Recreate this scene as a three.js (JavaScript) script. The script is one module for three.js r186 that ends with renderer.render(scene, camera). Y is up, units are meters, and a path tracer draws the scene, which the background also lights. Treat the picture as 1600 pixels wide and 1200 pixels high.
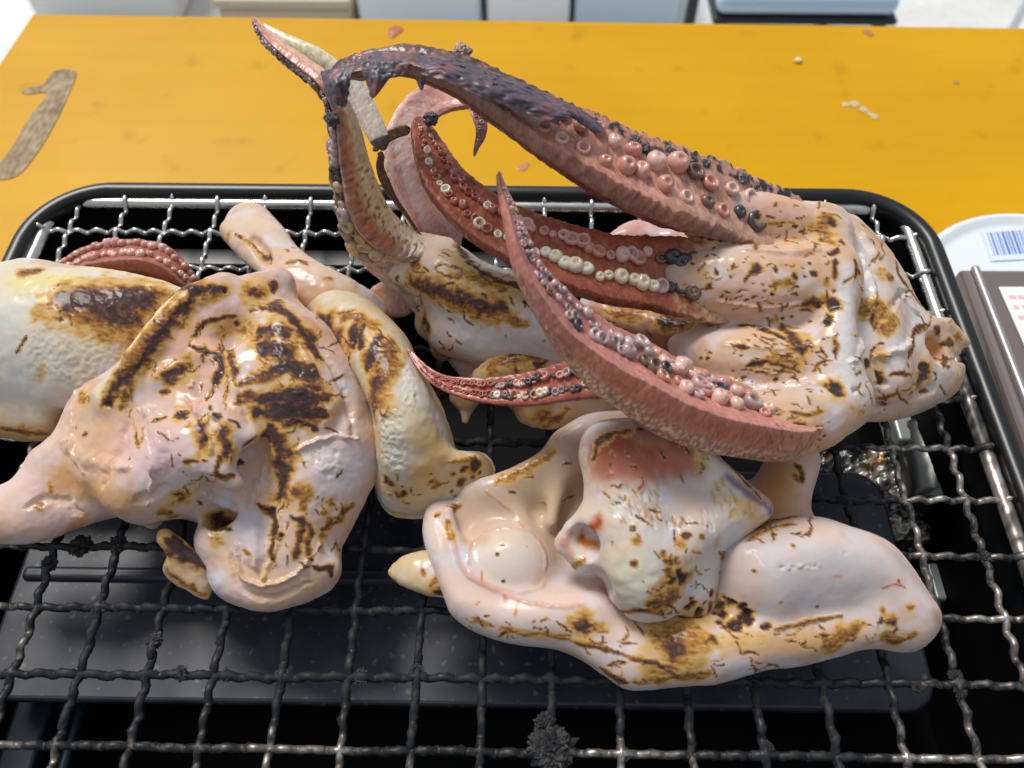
import * as THREE from 'three';
import { ImprovedNoise } from 'three/addons/math/ImprovedNoise.js';
import { mergeGeometries } from 'three/addons/utils/BufferGeometryUtils.js';
import { RoundedBoxGeometry } from 'three/addons/geometries/RoundedBoxGeometry.js';

// ---------------------------------------------------------------- camera, sky, light
const scene = new THREE.Scene();
const camera = new THREE.PerspectiveCamera(50.3, 4 / 3, 0.01, 60);
camera.position.set(0.0107, 0.1875, 0.1065);
camera.rotation.order = 'YXZ';
camera.rotation.set(-0.9813, 0.0126, 0);
camera.focus = 0.2;
camera.userData.fStop = 18;
camera.updateMatrixWorld();
const renderer = new THREE.WebGLRenderer({ antialias: true });
renderer.setSize(1024, 768);
renderer.toneMapping = THREE.LinearToneMapping;
renderer.toneMappingExposure = 1.05;
renderer.shadowMap.enabled = true;
const SUN = new THREE.Vector3(-0.42, 1.0, -0.6).normalize();
{ // soft bright overcast sky, brighter round the veiled sun
  const W = 128, H = 64, d = new Float32Array(W * H * 4);
  for (let j = 0; j < H; j++) for (let i = 0; i < W; i++) {
    const el = ((j + 0.5) / H - 0.5) * Math.PI, az = ((i + 0.5) / W - 0.5) * Math.PI * 2, s = Math.max(0, Math.min(1, el * 3 + 0.5)), k = (j * W + i) * 4;
    const c = Math.cos(el) * Math.cos(az) * SUN.x + Math.sin(el) * SUN.y + Math.cos(el) * Math.sin(az) * SUN.z;
    const v = 0.12 + s * (0.10 + 0.34 * Math.max(0, 0.5 + 0.5 * c));
    d[k] = v * 0.9; d[k + 1] = v; d[k + 2] = v * 1.12; d[k + 3] = 1;
  }
  const sky = new THREE.DataTexture(d, W, H, THREE.RGBAFormat, THREE.FloatType);
  sky.mapping = THREE.EquirectangularReflectionMapping; sky.magFilter = THREE.LinearFilter; sky.needsUpdate = true;
  scene.background = sky; scene.environment = sky;
}
const sun = new THREE.DirectionalLight(0xfffaf3, 3.1);
sun.position.copy(SUN).multiplyScalar(1.2); sun.castShadow = true; sun.shadow.radius = 40;
sun.shadow.camera.left = sun.shadow.camera.bottom = -0.6; sun.shadow.camera.right = sun.shadow.camera.top = 0.6; sun.shadow.camera.far = 4;
sun.shadow.mapSize.set(2048, 2048);
scene.add(sun);

// ---------------------------------------------------------------- small helpers (lengths below are millimetres, y = 0 is the grate)
let seed = 7;
const rnd = () => (seed = (seed * 1664525 + 1013904223) >>> 0) / 4294967296;
const rr = (a, b) => a + (b - a) * rnd();
const noise = new ImprovedNoise();
const NZ = (x, y, z) => noise.noise(x + 31.7, y + 17.3, z + 53.1);
const fbm = (x, y, z) => NZ(x, y, z) * 0.6 + NZ(x * 2.1, y * 2.1, z * 2.1) * 0.3 + NZ(x * 4.3, y * 4.3, z * 4.3) * 0.15;
const clamp = (x, a = 0, b = 1) => x < a ? a : x > b ? b : x;
const sstep = (a, b, x) => { const t = clamp((x - a) / (b - a)); return t * t * (3 - 2 * t); };
const mix = (a, b, t) => a + (b - a) * t;
const F = 1278, CAM = [10.7, 187.5, 106.5];
const mE = camera.matrixWorld.elements;
const cR = [mE[0], mE[1], mE[2]], cU = [mE[4], mE[5], mE[6]], cF = [-mE[8], -mE[9], -mE[10]];
const add = (a, b, s = 1) => [a[0] + b[0] * s, a[1] + b[1] * s, a[2] + b[2] * s];
const sub = (a, b) => [a[0] - b[0], a[1] - b[1], a[2] - b[2]];
const dot = (a, b) => a[0] * b[0] + a[1] * b[1] + a[2] * b[2];
const crs = (a, b) => [a[1] * b[2] - a[2] * b[1], a[2] * b[0] - a[0] * b[2], a[0] * b[1] - a[1] * b[0]];
const len = a => Math.hypot(a[0], a[1], a[2]);
const nrm = a => { const l = len(a) || 1; return [a[0] / l, a[1] / l, a[2] / l]; };
const ray = (x, y) => { const u = (x - 800) / F, v = (600 - y) / F; return [cF[0] + cR[0] * u + cU[0] * v, cF[1] + cR[1] * u + cU[1] * v, cF[2] + cR[2] * u + cU[2] * v]; };
// the point of the place at height h (mm over the grate) that the photograph shows at x, y
const at = (x, y, h) => { const d = ray(x, y), t = (h - CAM[1]) / d[1]; return add(CAM, d, t); };
const depthOf = p => dot(sub(p, CAM), cF);
const pxmm = p => depthOf(p) / F;           // mm per photograph pixel at p
const onPlane = (x, y, pl) => { // plane y = a + b x + c z
  const d = ray(x, y), t = (pl[0] + pl[1] * CAM[0] + pl[2] * CAM[2] - CAM[1]) / (d[1] - pl[1] * d[0] - pl[2] * d[2]); return add(CAM, d, t);
};
const planeOf = h => {
  if (typeof h === 'number') return [h, 0, 0];
  const [a, b, c] = h.map(q => at(...q)), n = crs(sub(b, a), sub(c, a));
  return [a[1] + (n[0] * a[0] + n[2] * a[2]) / n[1], -n[0] / n[1], -n[2] / n[1]];
};
function spline(pts, step, closed = false) { // Catmull-Rom through points of any dimension, about `step` apart in the first three
  const out = [], n = pts.length, P = i => closed ? pts[(i + n) % n] : pts[clamp(i, 0, n - 1)];
  for (let i = 0; i < (closed ? n : n - 1); i++) {
    const a = P(i - 1), b = P(i), c = P(i + 1), d = P(i + 2), L = Math.hypot(...b.slice(0, 3).map((v, k) => v - c[k])), m = Math.max(1, Math.ceil(L / step));
    for (let j = 0; j < m; j++) { const t = j / m; out.push(b.map((_, k) => 0.5 * (2 * b[k] + (c[k] - a[k]) * t + (2 * a[k] - 5 * b[k] + 4 * c[k] - d[k]) * t * t + (3 * b[k] - a[k] - 3 * c[k] + d[k]) * t * t * t))); }
  }
  if (!closed) out.push(pts[n - 1].slice());
  return out;
}

// ---------------------------------------------------------------- naming
const used = {};
const numbered = n => { const k = used[n] = (used[n] ?? -1) + 1; return k ? n + '_' + String(k).padStart(3, '0') : n; };
function thing(name, label, category, base = [0, 0, 0], group) {
  const o = new THREE.Group(); o.name = numbered(name); o.position.set(base[0] / 1000, base[1] / 1000, base[2] / 1000);
  o.userData = { label, category }; if (group) o.userData.group = group; o.baseMM = base; scene.add(o); return o;
}
function part(parent, name, geo, mat, label) { // geo in mm of the place; parent a thing or one of its parts
  const root = parent.isMesh ? parent.rootThing : parent;
  geo.translate(-root.baseMM[0], -root.baseMM[1], -root.baseMM[2]); geo.scale(0.001, 0.001, 0.001);
  const m = new THREE.Mesh(geo, mat); m.name = name; m.castShadow = m.receiveShadow = true; m.rootThing = root;
  if (label) m.userData.label = label; parent.add(m); return m;
}
function struct(name, geo, mat) { geo.scale(0.001, 0.001, 0.001); const m = new THREE.Mesh(geo, mat); m.name = name; m.userData.kind = 'structure'; m.castShadow = m.receiveShadow = true; scene.add(m); return m; }

// a lookup strip along u: roughness (green) and metalness (blue)
function lookup(stops) {
  const n = 64, d = new Uint8Array(n * 4);
  for (let i = 0; i < n; i++) { const u = i / (n - 1); let k = 0; while (k < stops.length - 2 && u > stops[k + 1][0]) k++; const a = stops[k], b = stops[k + 1], t = clamp((u - a[0]) / (b[0] - a[0])); d[i * 4] = 255; d[i * 4 + 1] = 255 * mix(a[1], b[1], t); d[i * 4 + 2] = 255 * mix(a[2], b[2], t); d[i * 4 + 3] = 255; }
  const t = new THREE.DataTexture(d, n, 1); t.magFilter = THREE.LinearFilter; t.needsUpdate = true; return t;
}
const fleshLook = lookup([[0, 0.36, 0], [0.3, 0.42, 0], [0.7, 0.6, 0], [1, 0.5, 0]]);
const M = {};
const coatLook = (() => { const n = 32, d = new Uint8Array(n * n * 4); for (let j = 0; j < n; j++) for (let i = 0; i < n; i++) { const u = i / 31, v = j / 31, k = (j * n + i) * 4; d[k] = 255 * clamp(mix(0.25 + 0.75 * sstep(0.3, 0.6, v), 0.3 + 0.5 * v, sstep(0.2, 0.5, u))); d[k + 1] = 255 * clamp(mix(0.95, 0.8, u)); d[k + 3] = 255; } const t = new THREE.DataTexture(d, n, n); t.magFilter = THREE.LinearFilter; t.needsUpdate = true; return t; })();
M.flesh = new THREE.MeshPhysicalMaterial({ name: 'cooked flesh', vertexColors: true, roughness: 0.95, transmission: 0.16, thickness: 0, clearcoat: 0.7, clearcoatMap: coatLook, clearcoatRoughness: 0.22, ior: 1.4 });
M.skin = new THREE.MeshPhysicalMaterial({ name: 'arm skin', vertexColors: true, roughness: 0.42, clearcoat: 0.3, clearcoatRoughness: 0.2, ior: 1.4 });
M.char = new THREE.MeshPhysicalMaterial({ name: 'charred skin', vertexColors: true, roughness: 0.5, clearcoat: 0.15, clearcoatRoughness: 0.3 });

// ---------------------------------------------------------------- table, floor and what stands beyond
const TABLE = -62;
function noiseTex(size, fn, srgb = true) {
  const d = new Uint8Array(size * size * 4);
  for (let j = 0; j < size; j++) for (let i = 0; i < size; i++) { const c = fn(i / size, j / size), k = (j * size + i) * 4; d[k] = 255 * clamp(c[0]); d[k + 1] = 255 * clamp(c[1]); d[k + 2] = 255 * clamp(c[2]); d[k + 3] = 255; }
  const t = new THREE.DataTexture(d, size, size); t.wrapS = t.wrapT = THREE.MirroredRepeatWrapping; t.magFilter = THREE.LinearFilter; if (srgb) t.colorSpace = THREE.SRGBColorSpace; t.needsUpdate = true; return t;
}
function extrude(pts, y0, y1, bevel = 0, holes) { // outline [[x, z], ...] between heights y0 and y1
  const s = new THREE.Shape(pts.map(p => new THREE.Vector2(p[0], -p[1])));
  const g = new THREE.ExtrudeGeometry(s, { depth: y1 - y0 - 2 * bevel, bevelEnabled: bevel > 0, bevelThickness: bevel, bevelSize: bevel, bevelOffset: -bevel, bevelSegments: 3, curveSegments: 12 });
  g.rotateX(-Math.PI / 2); g.translate(0, y0 + bevel, 0); return g;
}
const flat = (pts, h) => pts.map(q => { const p = at(q[0], q[1], h); return [p[0], p[2]]; });
{
  const BL = at(50, 20, TABLE), BR = at(1600, 42, TABLE), LL = at(0, 95, TABLE), e = nrm(sub(BR, BL)), l = nrm([-0.05, 0, 1]);
  const A = BL, B = add(BL, e, 900), C = add(B, l, 720), D = add(A, l, 720);
  const tex = noiseTex(512, (u, v) => { const g = NZ(u * 5, v * 50, 1) * 0.25 + NZ(u * 14, v * 150, 4) * 0.12, b = fbm(u * 4, v * 6, 9), s = sstep(0.25, 0.6, fbm(u * 22, v * 22, 3)) * 0.05; return [0.80 + 0.03 * g + 0.04 * b - s, 0.59 + 0.03 * g + 0.04 * b - s, 0.0 + 0.01 * g + 0.01 * b]; });
  const rough = noiseTex(256, (u, v) => { const r = 0.42 + 0.16 * fbm(u * 7, v * 7, 12); return [r, r, 0]; }, false);
  const top = extrude([A, B, C, D].map(p => [p[0], p[2]]), TABLE - 28, TABLE, 2);
  const uv = top.attributes.uv; for (let i = 0; i < uv.count; i++) uv.setXY(i, uv.getX(i) / 400 + 0.3, uv.getY(i) / 400 + 0.6);
  M.table = new THREE.MeshPhysicalMaterial({ name: 'varnished yellow table', map: tex, roughness: 1, roughnessMap: rough, specularIntensity: 0.3, clearcoat: 0.0, clearcoatRoughness: 0.3 });
  const t = thing('table', 'yellow orange wooden table with a worn grey number painted on its top', 'table', [0, TABLE, 0]);
  part(t, 'table_top', top, M.table);
  const leg = new THREE.MeshStandardMaterial({ name: 'table leg steel', color: 0x55585c, roughness: 0.5, metalness: 0.6 });
  for (const [p, sx, sz] of [[A, 60, 60], [B, -60, 60], [C, -60, -60], [D, 60, -60]]) { const g = new RoundedBoxGeometry(40, 668, 40, 2, 4); g.translate(p[0] + sx, TABLE - 28 - 334, p[2] + sz); part(t, 'leg', g, leg); }
  // the painted figure 1
  const one = flat([[82, 114], [100, 109], [119, 113], [115, 130], [98, 170], [76, 212], [58, 240], [36, 268], [18, 279], [-8, 281], [-22, 274], [-8, 264], [14, 238], [48, 182], [74, 147], [42, 148], [34, 143], [46, 138], [68, 133]], TABLE);
  const og = extrude(spline(one, 3, true), TABLE, TABLE + 0.35);
  const worn = noiseTex(256, (u, v) => { const n = fbm(u * 9, v * 9, 2), s = NZ(u * 50, v * 20, 5) * 0.12; return [0.58 + 0.2 * n + s, 0.50 + 0.18 * n + s, 0.38 + 0.16 * n + s]; });
  const ou = og.attributes.uv; for (let i = 0; i < ou.count; i++) ou.setXY(i, ou.getX(i) / 90, ou.getY(i) / 90);
  part(t, 'painted_number', og, new THREE.MeshStandardMaterial({ name: 'worn grey paint', map: worn, roughness: 0.75 }));
  // crumbs and stains on the table
  const crumb = (name, label, pts, r, color, flatness) => {
    const P = pts.map(q => at(q[0], q[1], TABLE + r * flatness * 0.7)), gs = [];
    P.forEach((p, k) => { const g = new THREE.IcosahedronGeometry(1, 4), a = g.attributes.position; for (let i = 0; i < a.count; i++) { const x = a.getX(i), y = a.getY(i), z = a.getZ(i), s = 1 + 0.35 * fbm(x * 1.3 + k * 3, y * 1.3, z * 1.3); a.setXYZ(i, x * s * r * (pts[k][2] ?? 1), y * s * r * flatness, z * s * r * (pts[k][2] ?? 1)); } g.translate(...p); gs.push(g); });
    const g = mergeGeometries(gs); g.computeVertexNormals();
    const o = thing(name, label, 'crumb', [P[0][0], TABLE, P[0][2]]); part(o, 'blob', g, new THREE.MeshPhysicalMaterial({ name: 'scrap ' + name, color: new THREE.Color().setRGB(...color), roughness: 0.5, clearcoat: 0.3 }));
  };
  crumb('sauce_spot', 'small dark red sauce spot on the yellow table behind the tallest arm', [[618, 47, 1.2], [613, 55, 0.7]], 3, [0.35, 0.1, 0.02], 0.12);
  crumb('food_crumb', 'tiny round whitish crumb alone on the yellow table', [[1247, 94]], 1.9, [0.75, 0.6, 0.35], 0.6);
  crumb('food_scrap', 'thin bent whitish scrap on the yellow table above the scale', [[1322, 163, 0.8], [1336, 162], [1350, 171, 0.9], [1360, 178, 0.7], [1367, 182, 0.8]], 2.4, [0.56, 0.42, 0.2], 0.12);
  crumb('brown_speck', 'small brown speck near the far edge of the yellow table', [[1355, 50, 1.2], [1360, 54]], 1.7, [0.38, 0.17, 0.04], 0.15);
  crumb('brown_speck', 'faint brown dot on the yellow table right of the whitish scrap', [[1493, 129]], 1.6, [0.42, 0.2, 0.04], 0.15);
  crumb('brown_speck', 'faint reddish stain on the yellow table just behind the grill rim', [[816, 262, 1.3], [822, 257]], 1.7, [0.45, 0.17, 0.05], 0.1);
}
{ // floor and furniture far behind the table
  const ft = noiseTex(256, (u, v) => { const n = 0.06 * fbm(u * 9, v * 9, 3) + 0.03 * NZ(u * 60, v * 60, 2); return [0.84 + n, 0.84 + n, 0.83 + n]; });
  const g = new THREE.BoxGeometry(9000, 40, 9000); g.translate(0, -780, -1500);
  const fu = g.attributes.uv; for (let i = 0; i < fu.count; i++) fu.setXY(i, fu.getX(i) * 9, fu.getY(i) * 9);
  struct('floor', g, new THREE.MeshStandardMaterial({ name: 'pale concrete floor', map: ft, roughness: 0.55 }));
  const box = (name, label, cat, x0, x1, y, h, dz, dy, color, lid) => { // seen between image columns x0 and x1 with its front foot at row y
    const a = at(x0, y, h), b = at(x1, y, h), w = b[0] - a[0], cx = (a[0] + b[0]) / 2, o = thing(name, label, cat, [cx, h, a[2]]);
    const m = new THREE.MeshStandardMaterial({ name: name + ' side', color, roughness: 0.5 });
    const s = new RoundedBoxGeometry(w, dy, dz, 3, 12); s.translate(cx, h + dy / 2, a[2] - dz / 2); part(o, 'box_side', s, m);
    const t = new RoundedBoxGeometry(w * 1.03, 18, dz * 1.03, 3, 7); t.translate(cx, h + dy + 9.5, a[2] - dz / 2); part(o, 'lid', t, new THREE.MeshStandardMaterial({ name: name + ' lid', color: lid ?? color, roughness: 0.45 }));
  };
  box('foam_box', 'white box on the floor beyond the middle of the table', 'box', 762, 888, 60, -760, 420, 160, 0xfbfbfa);
  box('storage_box', 'pale blue box on the floor beyond the table, left of the white box', 'box', 566, 752, 60, -760, 420, 120, 0xdbe8ee);
  box('cooler_box', 'light blue box on the floor beyond the table, right of the white box', 'box', 896, 1052, 60, -760, 420, 130, 0xd2e6f2);
  box('crate', 'white crate at the upper left corner beyond the table', 'crate', 60, 285, 40, -760, 420, 150, 0xeeeeea);
  box('cardboard_box', 'tan cardboard box beyond the table behind the upright arm tip', 'box', 352, 556, 58, -760, 360, 60, 0xc6b49a);
  // chair with a pale blue seat
  const c = at(1262, 6, -420), o = thing('chair', 'chair with a pale blue rounded seat and dark steel frame beyond the table', 'chair', [c[0], -760, c[2]]);
  const seat = new RoundedBoxGeometry(235, 26, 220, 5, 12); seat.translate(c[0], -420, c[2] - 100); part(o, 'seat', seat, new THREE.MeshPhysicalMaterial({ name: 'pale blue plastic', color: 0xb4cbe2, roughness: 0.3, clearcoat: 0.4 }));
  const dark = new THREE.MeshStandardMaterial({ name: 'dark frame steel', color: 0x32353a, roughness: 0.4, metalness: 0.5 });
  const rim = new RoundedBoxGeometry(242, 10, 226, 4, 5); rim.translate(c[0], -439, c[2] - 100); part(o, 'seat_frame', rim, dark);
  for (const sx of [-1, 1]) for (const sz of [-1, 1]) { const l = new THREE.CylinderGeometry(9, 9, 316, 14); l.translate(c[0] + sx * 105, -602, c[2] - 100 + sz * 96); part(o, 'leg', l, dark); }
  const bk = new RoundedBoxGeometry(225, 130, 18, 4, 8); bk.translate(c[0], -270, c[2] - 205); part(o, 'backrest', bk, o.children[0].material);
  for (const sx of [-1, 1]) { const l = new THREE.CylinderGeometry(8, 8, 110, 12); l.translate(c[0] + sx * 95, -382, c[2] - 206); part(o, 'back_post', l, dark); }
  const q = at(1585, 40, -700), pl = thing('chrome_pole', 'chrome pole of a stand at the upper right beyond the table', 'pole', [q[0], -760, q[2]]);
  const pg = new THREE.CylinderGeometry(8, 8, 420, 20); pg.translate(q[0], -545, q[2]); part(pl, 'tube', pg, new THREE.MeshStandardMaterial({ name: 'chrome', color: 0xc9d2da, roughness: 0.25, metalness: 0.9 }));
  const fg = new THREE.CylinderGeometry(60, 66, 14, 32); fg.translate(q[0], -753, q[2]); part(pl, 'foot', fg, dark);
}
{ // white lid with a barcode sticker and the brownish case beside the grill
  const h = -46, a = at(1476, 357, h), b = at(1520, 338, h), c = at(1582, 331, h);
  const ax = b[0] - a[0], az = b[2] - a[2], bx = c[0] - a[0], bz = c[2] - a[2], dd = 2 * (ax * bz - az * bx), ux = (bz * (ax * ax + az * az) - az * (bx * bx + bz * bz)) / dd, uz = (ax * (bx * bx + bz * bz) - bx * (ax * ax + az * az)) / dd, R = Math.hypot(ux, uz), cx = a[0] + ux, cz = a[2] + uz;
  const o = thing('plastic_lid', 'round white plastic lid with a blue barcode sticker right of the grill', 'lid', [cx, TABLE, cz]);
  const prof = [[0, -13], [R * 0.98, -13], [R, -11.5], [R, -1], [R - 1, 0], [R - 3, 0], [R - 4.5, -1.6], [R - 7, -2], [0, -2]].map(p => new THREE.Vector2(p[0], p[1]));
  const g = new THREE.LatheGeometry(prof, 96); g.translate(cx, h, cz); part(o, 'disc', g, new THREE.MeshPhysicalMaterial({ name: 'white plastic', color: 0xdfe6ee, roughness: 0.3, clearcoat: 0.5 }));
  const cv = document.createElement('canvas'); cv.width = 256; cv.height = 160; const x = cv.getContext('2d'); x.fillStyle = '#d5e0f0'; x.fillRect(0, 0, 256, 160); x.fillStyle = '#4a6cb4';
  let px = 18; while (px < 236) { const w = 3 + Math.floor(rnd() * 4) * 2; x.fillRect(px, 14, w, 118); px += w + 3 + Math.floor(rnd() * 3) * 2; }
  const tx = new THREE.CanvasTexture(cv); tx.colorSpace = THREE.SRGBColorSpace;
  const p0 = at(1533, 360, h - 1.6), p1 = at(1640, 352, h - 1.6), p2 = at(1660, 402, h - 1.6), p3 = at(1549, 408, h - 1.6);
  const sg = new THREE.BufferGeometry(); sg.setAttribute('position', new THREE.Float32BufferAttribute([...p0, ...p1, ...p2, ...p3], 3)); sg.setAttribute('uv', new THREE.Float32BufferAttribute([0, 1, 1, 1, 1, 0, 0, 0], 2)); sg.setIndex([0, 2, 1, 0, 3, 2]); sg.computeVertexNormals();
  part(o, 'barcode_sticker', sg, new THREE.MeshStandardMaterial({ name: 'barcode print', map: tx, roughness: 0.45 }));
  // case
  const H = -34, q = (x, y) => { const p = at(x, y, H); return [p[0], p[2]]; };
  const k = thing('appliance_case', 'brownish grey plastic case with a white label beside the right rim of the grill', 'case', [at(1560, 520, H)[0], TABLE, at(1560, 520, H)[2]]);
  part(k, 'case_body', extrude([q(1503, 418), q(1760, 420), q(1960, 800), q(1640, 800)], TABLE, H, 2.5), new THREE.MeshPhysicalMaterial({ name: 'brown grey plastic', color: 0x6d5f5e, roughness: 0.4, clearcoat: 0.3 }));
  const R0 = at(1524, 421, H + 1), R1 = at(1640, 720, H + 1), rg = new THREE.CapsuleGeometry(1.5, len(sub(R1, R0)), 8, 14); rg.rotateX(Math.PI / 2); rg.rotateY(Math.atan2(R1[0] - R0[0], R1[2] - R0[2])); rg.translate(...add(R0, sub(R1, R0), 0.5)); part(k, 'ridge', rg, new THREE.MeshPhysicalMaterial({ name: 'silver trim', color: 0x9a9496, roughness: 0.35, metalness: 0.4 }));
  const lc = document.createElement('canvas'); lc.width = 256; lc.height = 192; const y = lc.getContext('2d'); y.fillStyle = '#e6e6e2'; y.fillRect(0, 0, 256, 192); y.fillStyle = '#dcb4b4'; for (const ry of [26, 56, 86]) for (let i = 0; i < 9; i++) y.fillRect(18 + i * 25, ry, 12 + (i * 7 + ry) % 9, 12);
  y.fillStyle = '#c02a2c'; y.beginPath(); y.arc(44, 136, 15, 0, 7); y.fill();
  const lt = new THREE.CanvasTexture(lc); lt.colorSpace = THREE.SRGBColorSpace;
  const l = [[1560, 448], [1700, 448], [1752, 552], [1606, 552]].map(p => at(p[0], p[1], H + 0.3)), lg = new THREE.BufferGeometry();
  lg.setAttribute('position', new THREE.Float32BufferAttribute(l.flat(), 3)); lg.setAttribute('uv', new THREE.Float32BufferAttribute([0, 1, 1, 1, 1, 0, 0, 0], 2)); lg.setIndex([0, 2, 1, 0, 3, 2]); lg.computeVertexNormals();
  part(k, 'label', lg, new THREE.MeshStandardMaterial({ name: 'label print', map: lt, roughness: 0.4 }));
}
// ---------------------------------------------------------------- the grill: black casing, fittings under the grate, the crimped wire grate
const PITCH = 15, colX = c => (c - 9.75) * PITCH, rowZ = r => (r - 6) * PITCH;
const roundRect = (x0, x1, z0, z1, r, n = 10) => { const o = []; for (const [cx, cz, a] of [[x1 - r, z0 + r, -Math.PI / 2], [x1 - r, z1 - r, 0], [x0 + r, z1 - r, Math.PI / 2], [x0 + r, z0 + r, Math.PI]]) for (let i = 0; i <= n; i++) { const t = a + i / n * Math.PI / 2; o.push([cx + Math.cos(t) * r, cz + Math.sin(t) * r]); } return o; };
function sweepRing(x0, x1, z0, z1, r, prof, n = 14) { // prof: [inset, height]
  const pos = [], idx = [], m = prof.length; let cnt = 0;
  for (const [ins, y] of prof) { const rr2 = Math.max(2, r - ins), ring = roundRect(x0 + ins, x1 - ins, z0 + ins, z1 - ins, rr2, n); cnt = ring.length; for (const p of ring) pos.push(p[0], y, p[1]); }
  for (let i = 0; i < m - 1; i++) for (let j = 0; j < cnt; j++) { const a = i * cnt + j, b = i * cnt + (j + 1) % cnt, c = a + cnt, d = b + cnt; idx.push(a, c, b, b, c, d); }
  const g = new THREE.BufferGeometry(); g.setAttribute('position', new THREE.Float32BufferAttribute(pos, 3)); g.setIndex(idx); g.computeVertexNormals(); return g;
}
const smoothProf = (p, n = 5) => spline(p.map(q => [q[0], q[1], 0]), 1.2).map(q => [q[0], q[1]]);
const grill = thing('tabletop_grill', 'black enamelled tabletop gas grill body under the wire grate', 'grill', [-2, TABLE, 10]);
{
  const sp = noiseTex(256, (u, v) => { const s = sstep(0.42, 0.6, NZ(u * 90, v * 90, 3)), b = 0.05 + 0.03 * fbm(u * 12, v * 12, 1); return [b + s * 0.10, b + 0.012 + s * 0.13, b + 0.022 + s * 0.17]; });
  M.enamel = new THREE.MeshPhysicalMaterial({ name: 'black enamel', color: 0x07090b, roughness: 0.38, clearcoat: 0.08, clearcoatRoughness: 0.2 });
  M.speckled = new THREE.MeshPhysicalMaterial({ name: 'speckled dark enamel', map: sp, roughness: 0.4, clearcoat: 0.3, clearcoatRoughness: 0.3 });
  M.inside = new THREE.MeshPhysicalMaterial({ name: 'sooty basin', color: 0x030304, roughness: 0.7, specularIntensity: 0.3 });
  const x0 = -146, x1 = 141, z0 = -94.5, z1 = 128, r = 26;
  const side = sweepRing(x0 - 12, x1 + 12, z0 - 12, z1 + 12, r + 12, [[-1, TABLE], [-1, TABLE + 6], [0, -24], [1, -18], [11, -1.5], [12.4, 0]]);
  { const p = side.attributes.position, uv = new Float32Array(p.count * 2); for (let i = 0; i < p.count; i++) { uv[i * 2] = (p.getX(i) + p.getY(i)) / 60; uv[i * 2 + 1] = (p.getZ(i) + p.getY(i)) / 60; } side.setAttribute('uv', new THREE.BufferAttribute(uv, 2)); }
  part(grill, 'casing', side, M.speckled);
  part(grill, 'rim', sweepRing(x0, x1, z0, z1, r, [[0.4, -0.2], ...smoothProf([[0, 0.6], [0.5, 3], [2, 4.2], [4, 4.2], [5.4, 3], [6, 0.5], [6.4, -4], [8, -12]])]), M.enamel);
  const w = sweepRing(x0 + 8, x1 - 8, z0 + 8, z1 - 8, r - 8, [[0.02, -11.8], [0.8, -26], [3, -50], [6, -54.5]]);
  const fl = new THREE.BoxGeometry(268, 2, 203); fl.translate((x0 + x1) / 2, -56, (z0 + z1) / 2);
  part(grill, 'basin', w, M.inside); part(grill, 'basin_floor', fl, M.inside);
  // ledge under the back of the grate
  const led = new RoundedBoxGeometry(240, 3, 8, 2, 1.2); led.translate(-4, -14, z0 + 18); part(grill, 'ledge', led, M.enamel);
  // heat plate
  const hp = noiseTex(256, (u, v) => { const n = fbm(u * 6, v * 6, 4), s = sstep(0.42, 0.6, NZ(u * 45, v * 45, 8)) * 0.2 + sstep(0.05, 0.4, fbm(u * 3, v * 3, 6)) * 0.06, k = sstep(0.3, 0.7, NZ(u * 110, v * 110, 2)) * 0.03; return [0.155 + 0.12 * n + s + k, 0.17 + 0.12 * n + s + k, 0.215 + 0.13 * n + s + k]; });
  M.plate = new THREE.MeshPhysicalMaterial({ name: 'greasy grey steel plate', map: hp, roughness: 0.5, metalness: 0.1, clearcoat: 0.3, clearcoatRoughness: 0.3 });
  const plate = extrude(roundRect(-124, 116, -6, 60.5, 8, 6), -28, -24.5, 1.2); { const u = plate.attributes.uv; for (let i = 0; i < u.count; i++) u.setXY(i, u.getX(i) / 80, u.getY(i) / 80); }
  part(grill, 'heat_plate', plate, M.plate);
  const fold = new RoundedBoxGeometry(236, 3.4, 4, 2, 1.5); fold.translate(-4, -24.6, 28); part(grill, 'plate_fold', fold, M.plate);
  for (const x of [-110, 104]) { const g = new RoundedBoxGeometry(7, 27, 50, 2, 1); g.translate(x, -41.5, 27); part(grill, 'plate_support', g, M.inside); }
  // burner tube, bracket and greasy foil to the right
  M.steel = new THREE.MeshStandardMaterial({ name: 'dark steel', color: 0x6e706c, roughness: 0.3, metalness: 0.85 });
  M.pale = new THREE.MeshStandardMaterial({ name: 'pale bracket steel', color: 0xb4beb9, roughness: 0.42, metalness: 0.5 });
  const A = at(1452, 706, -33), B = at(1463, 800, -33), tb = new THREE.LatheGeometry([[0, 0], [8.4, 0], [9.6, 1.2], [9.6, 4], [9, 5], [9, 24], [9.6, 25], [9.6, 27], [8.4, 28], [0, 28]].map(p => new THREE.Vector2(...p)), 40); tb.rotateX(-Math.PI / 2); tb.rotateY(Math.atan2(A[0] - B[0], A[2] - B[2]) + Math.PI); tb.translate(...B); part(grill, 'burner_tube', tb, M.steel);
  const b1 = at(1408, 672, -33), br = new RoundedBoxGeometry(8, 10, 13, 3, 1); br.translate(...b1); part(grill, 'bracket', br, M.pale);
  const b2 = at(1462, 915, -40), br2 = new RoundedBoxGeometry(6, 8, 11, 3, 1); br2.translate(...b2); part(grill, 'bracket', br2, M.pale);
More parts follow.
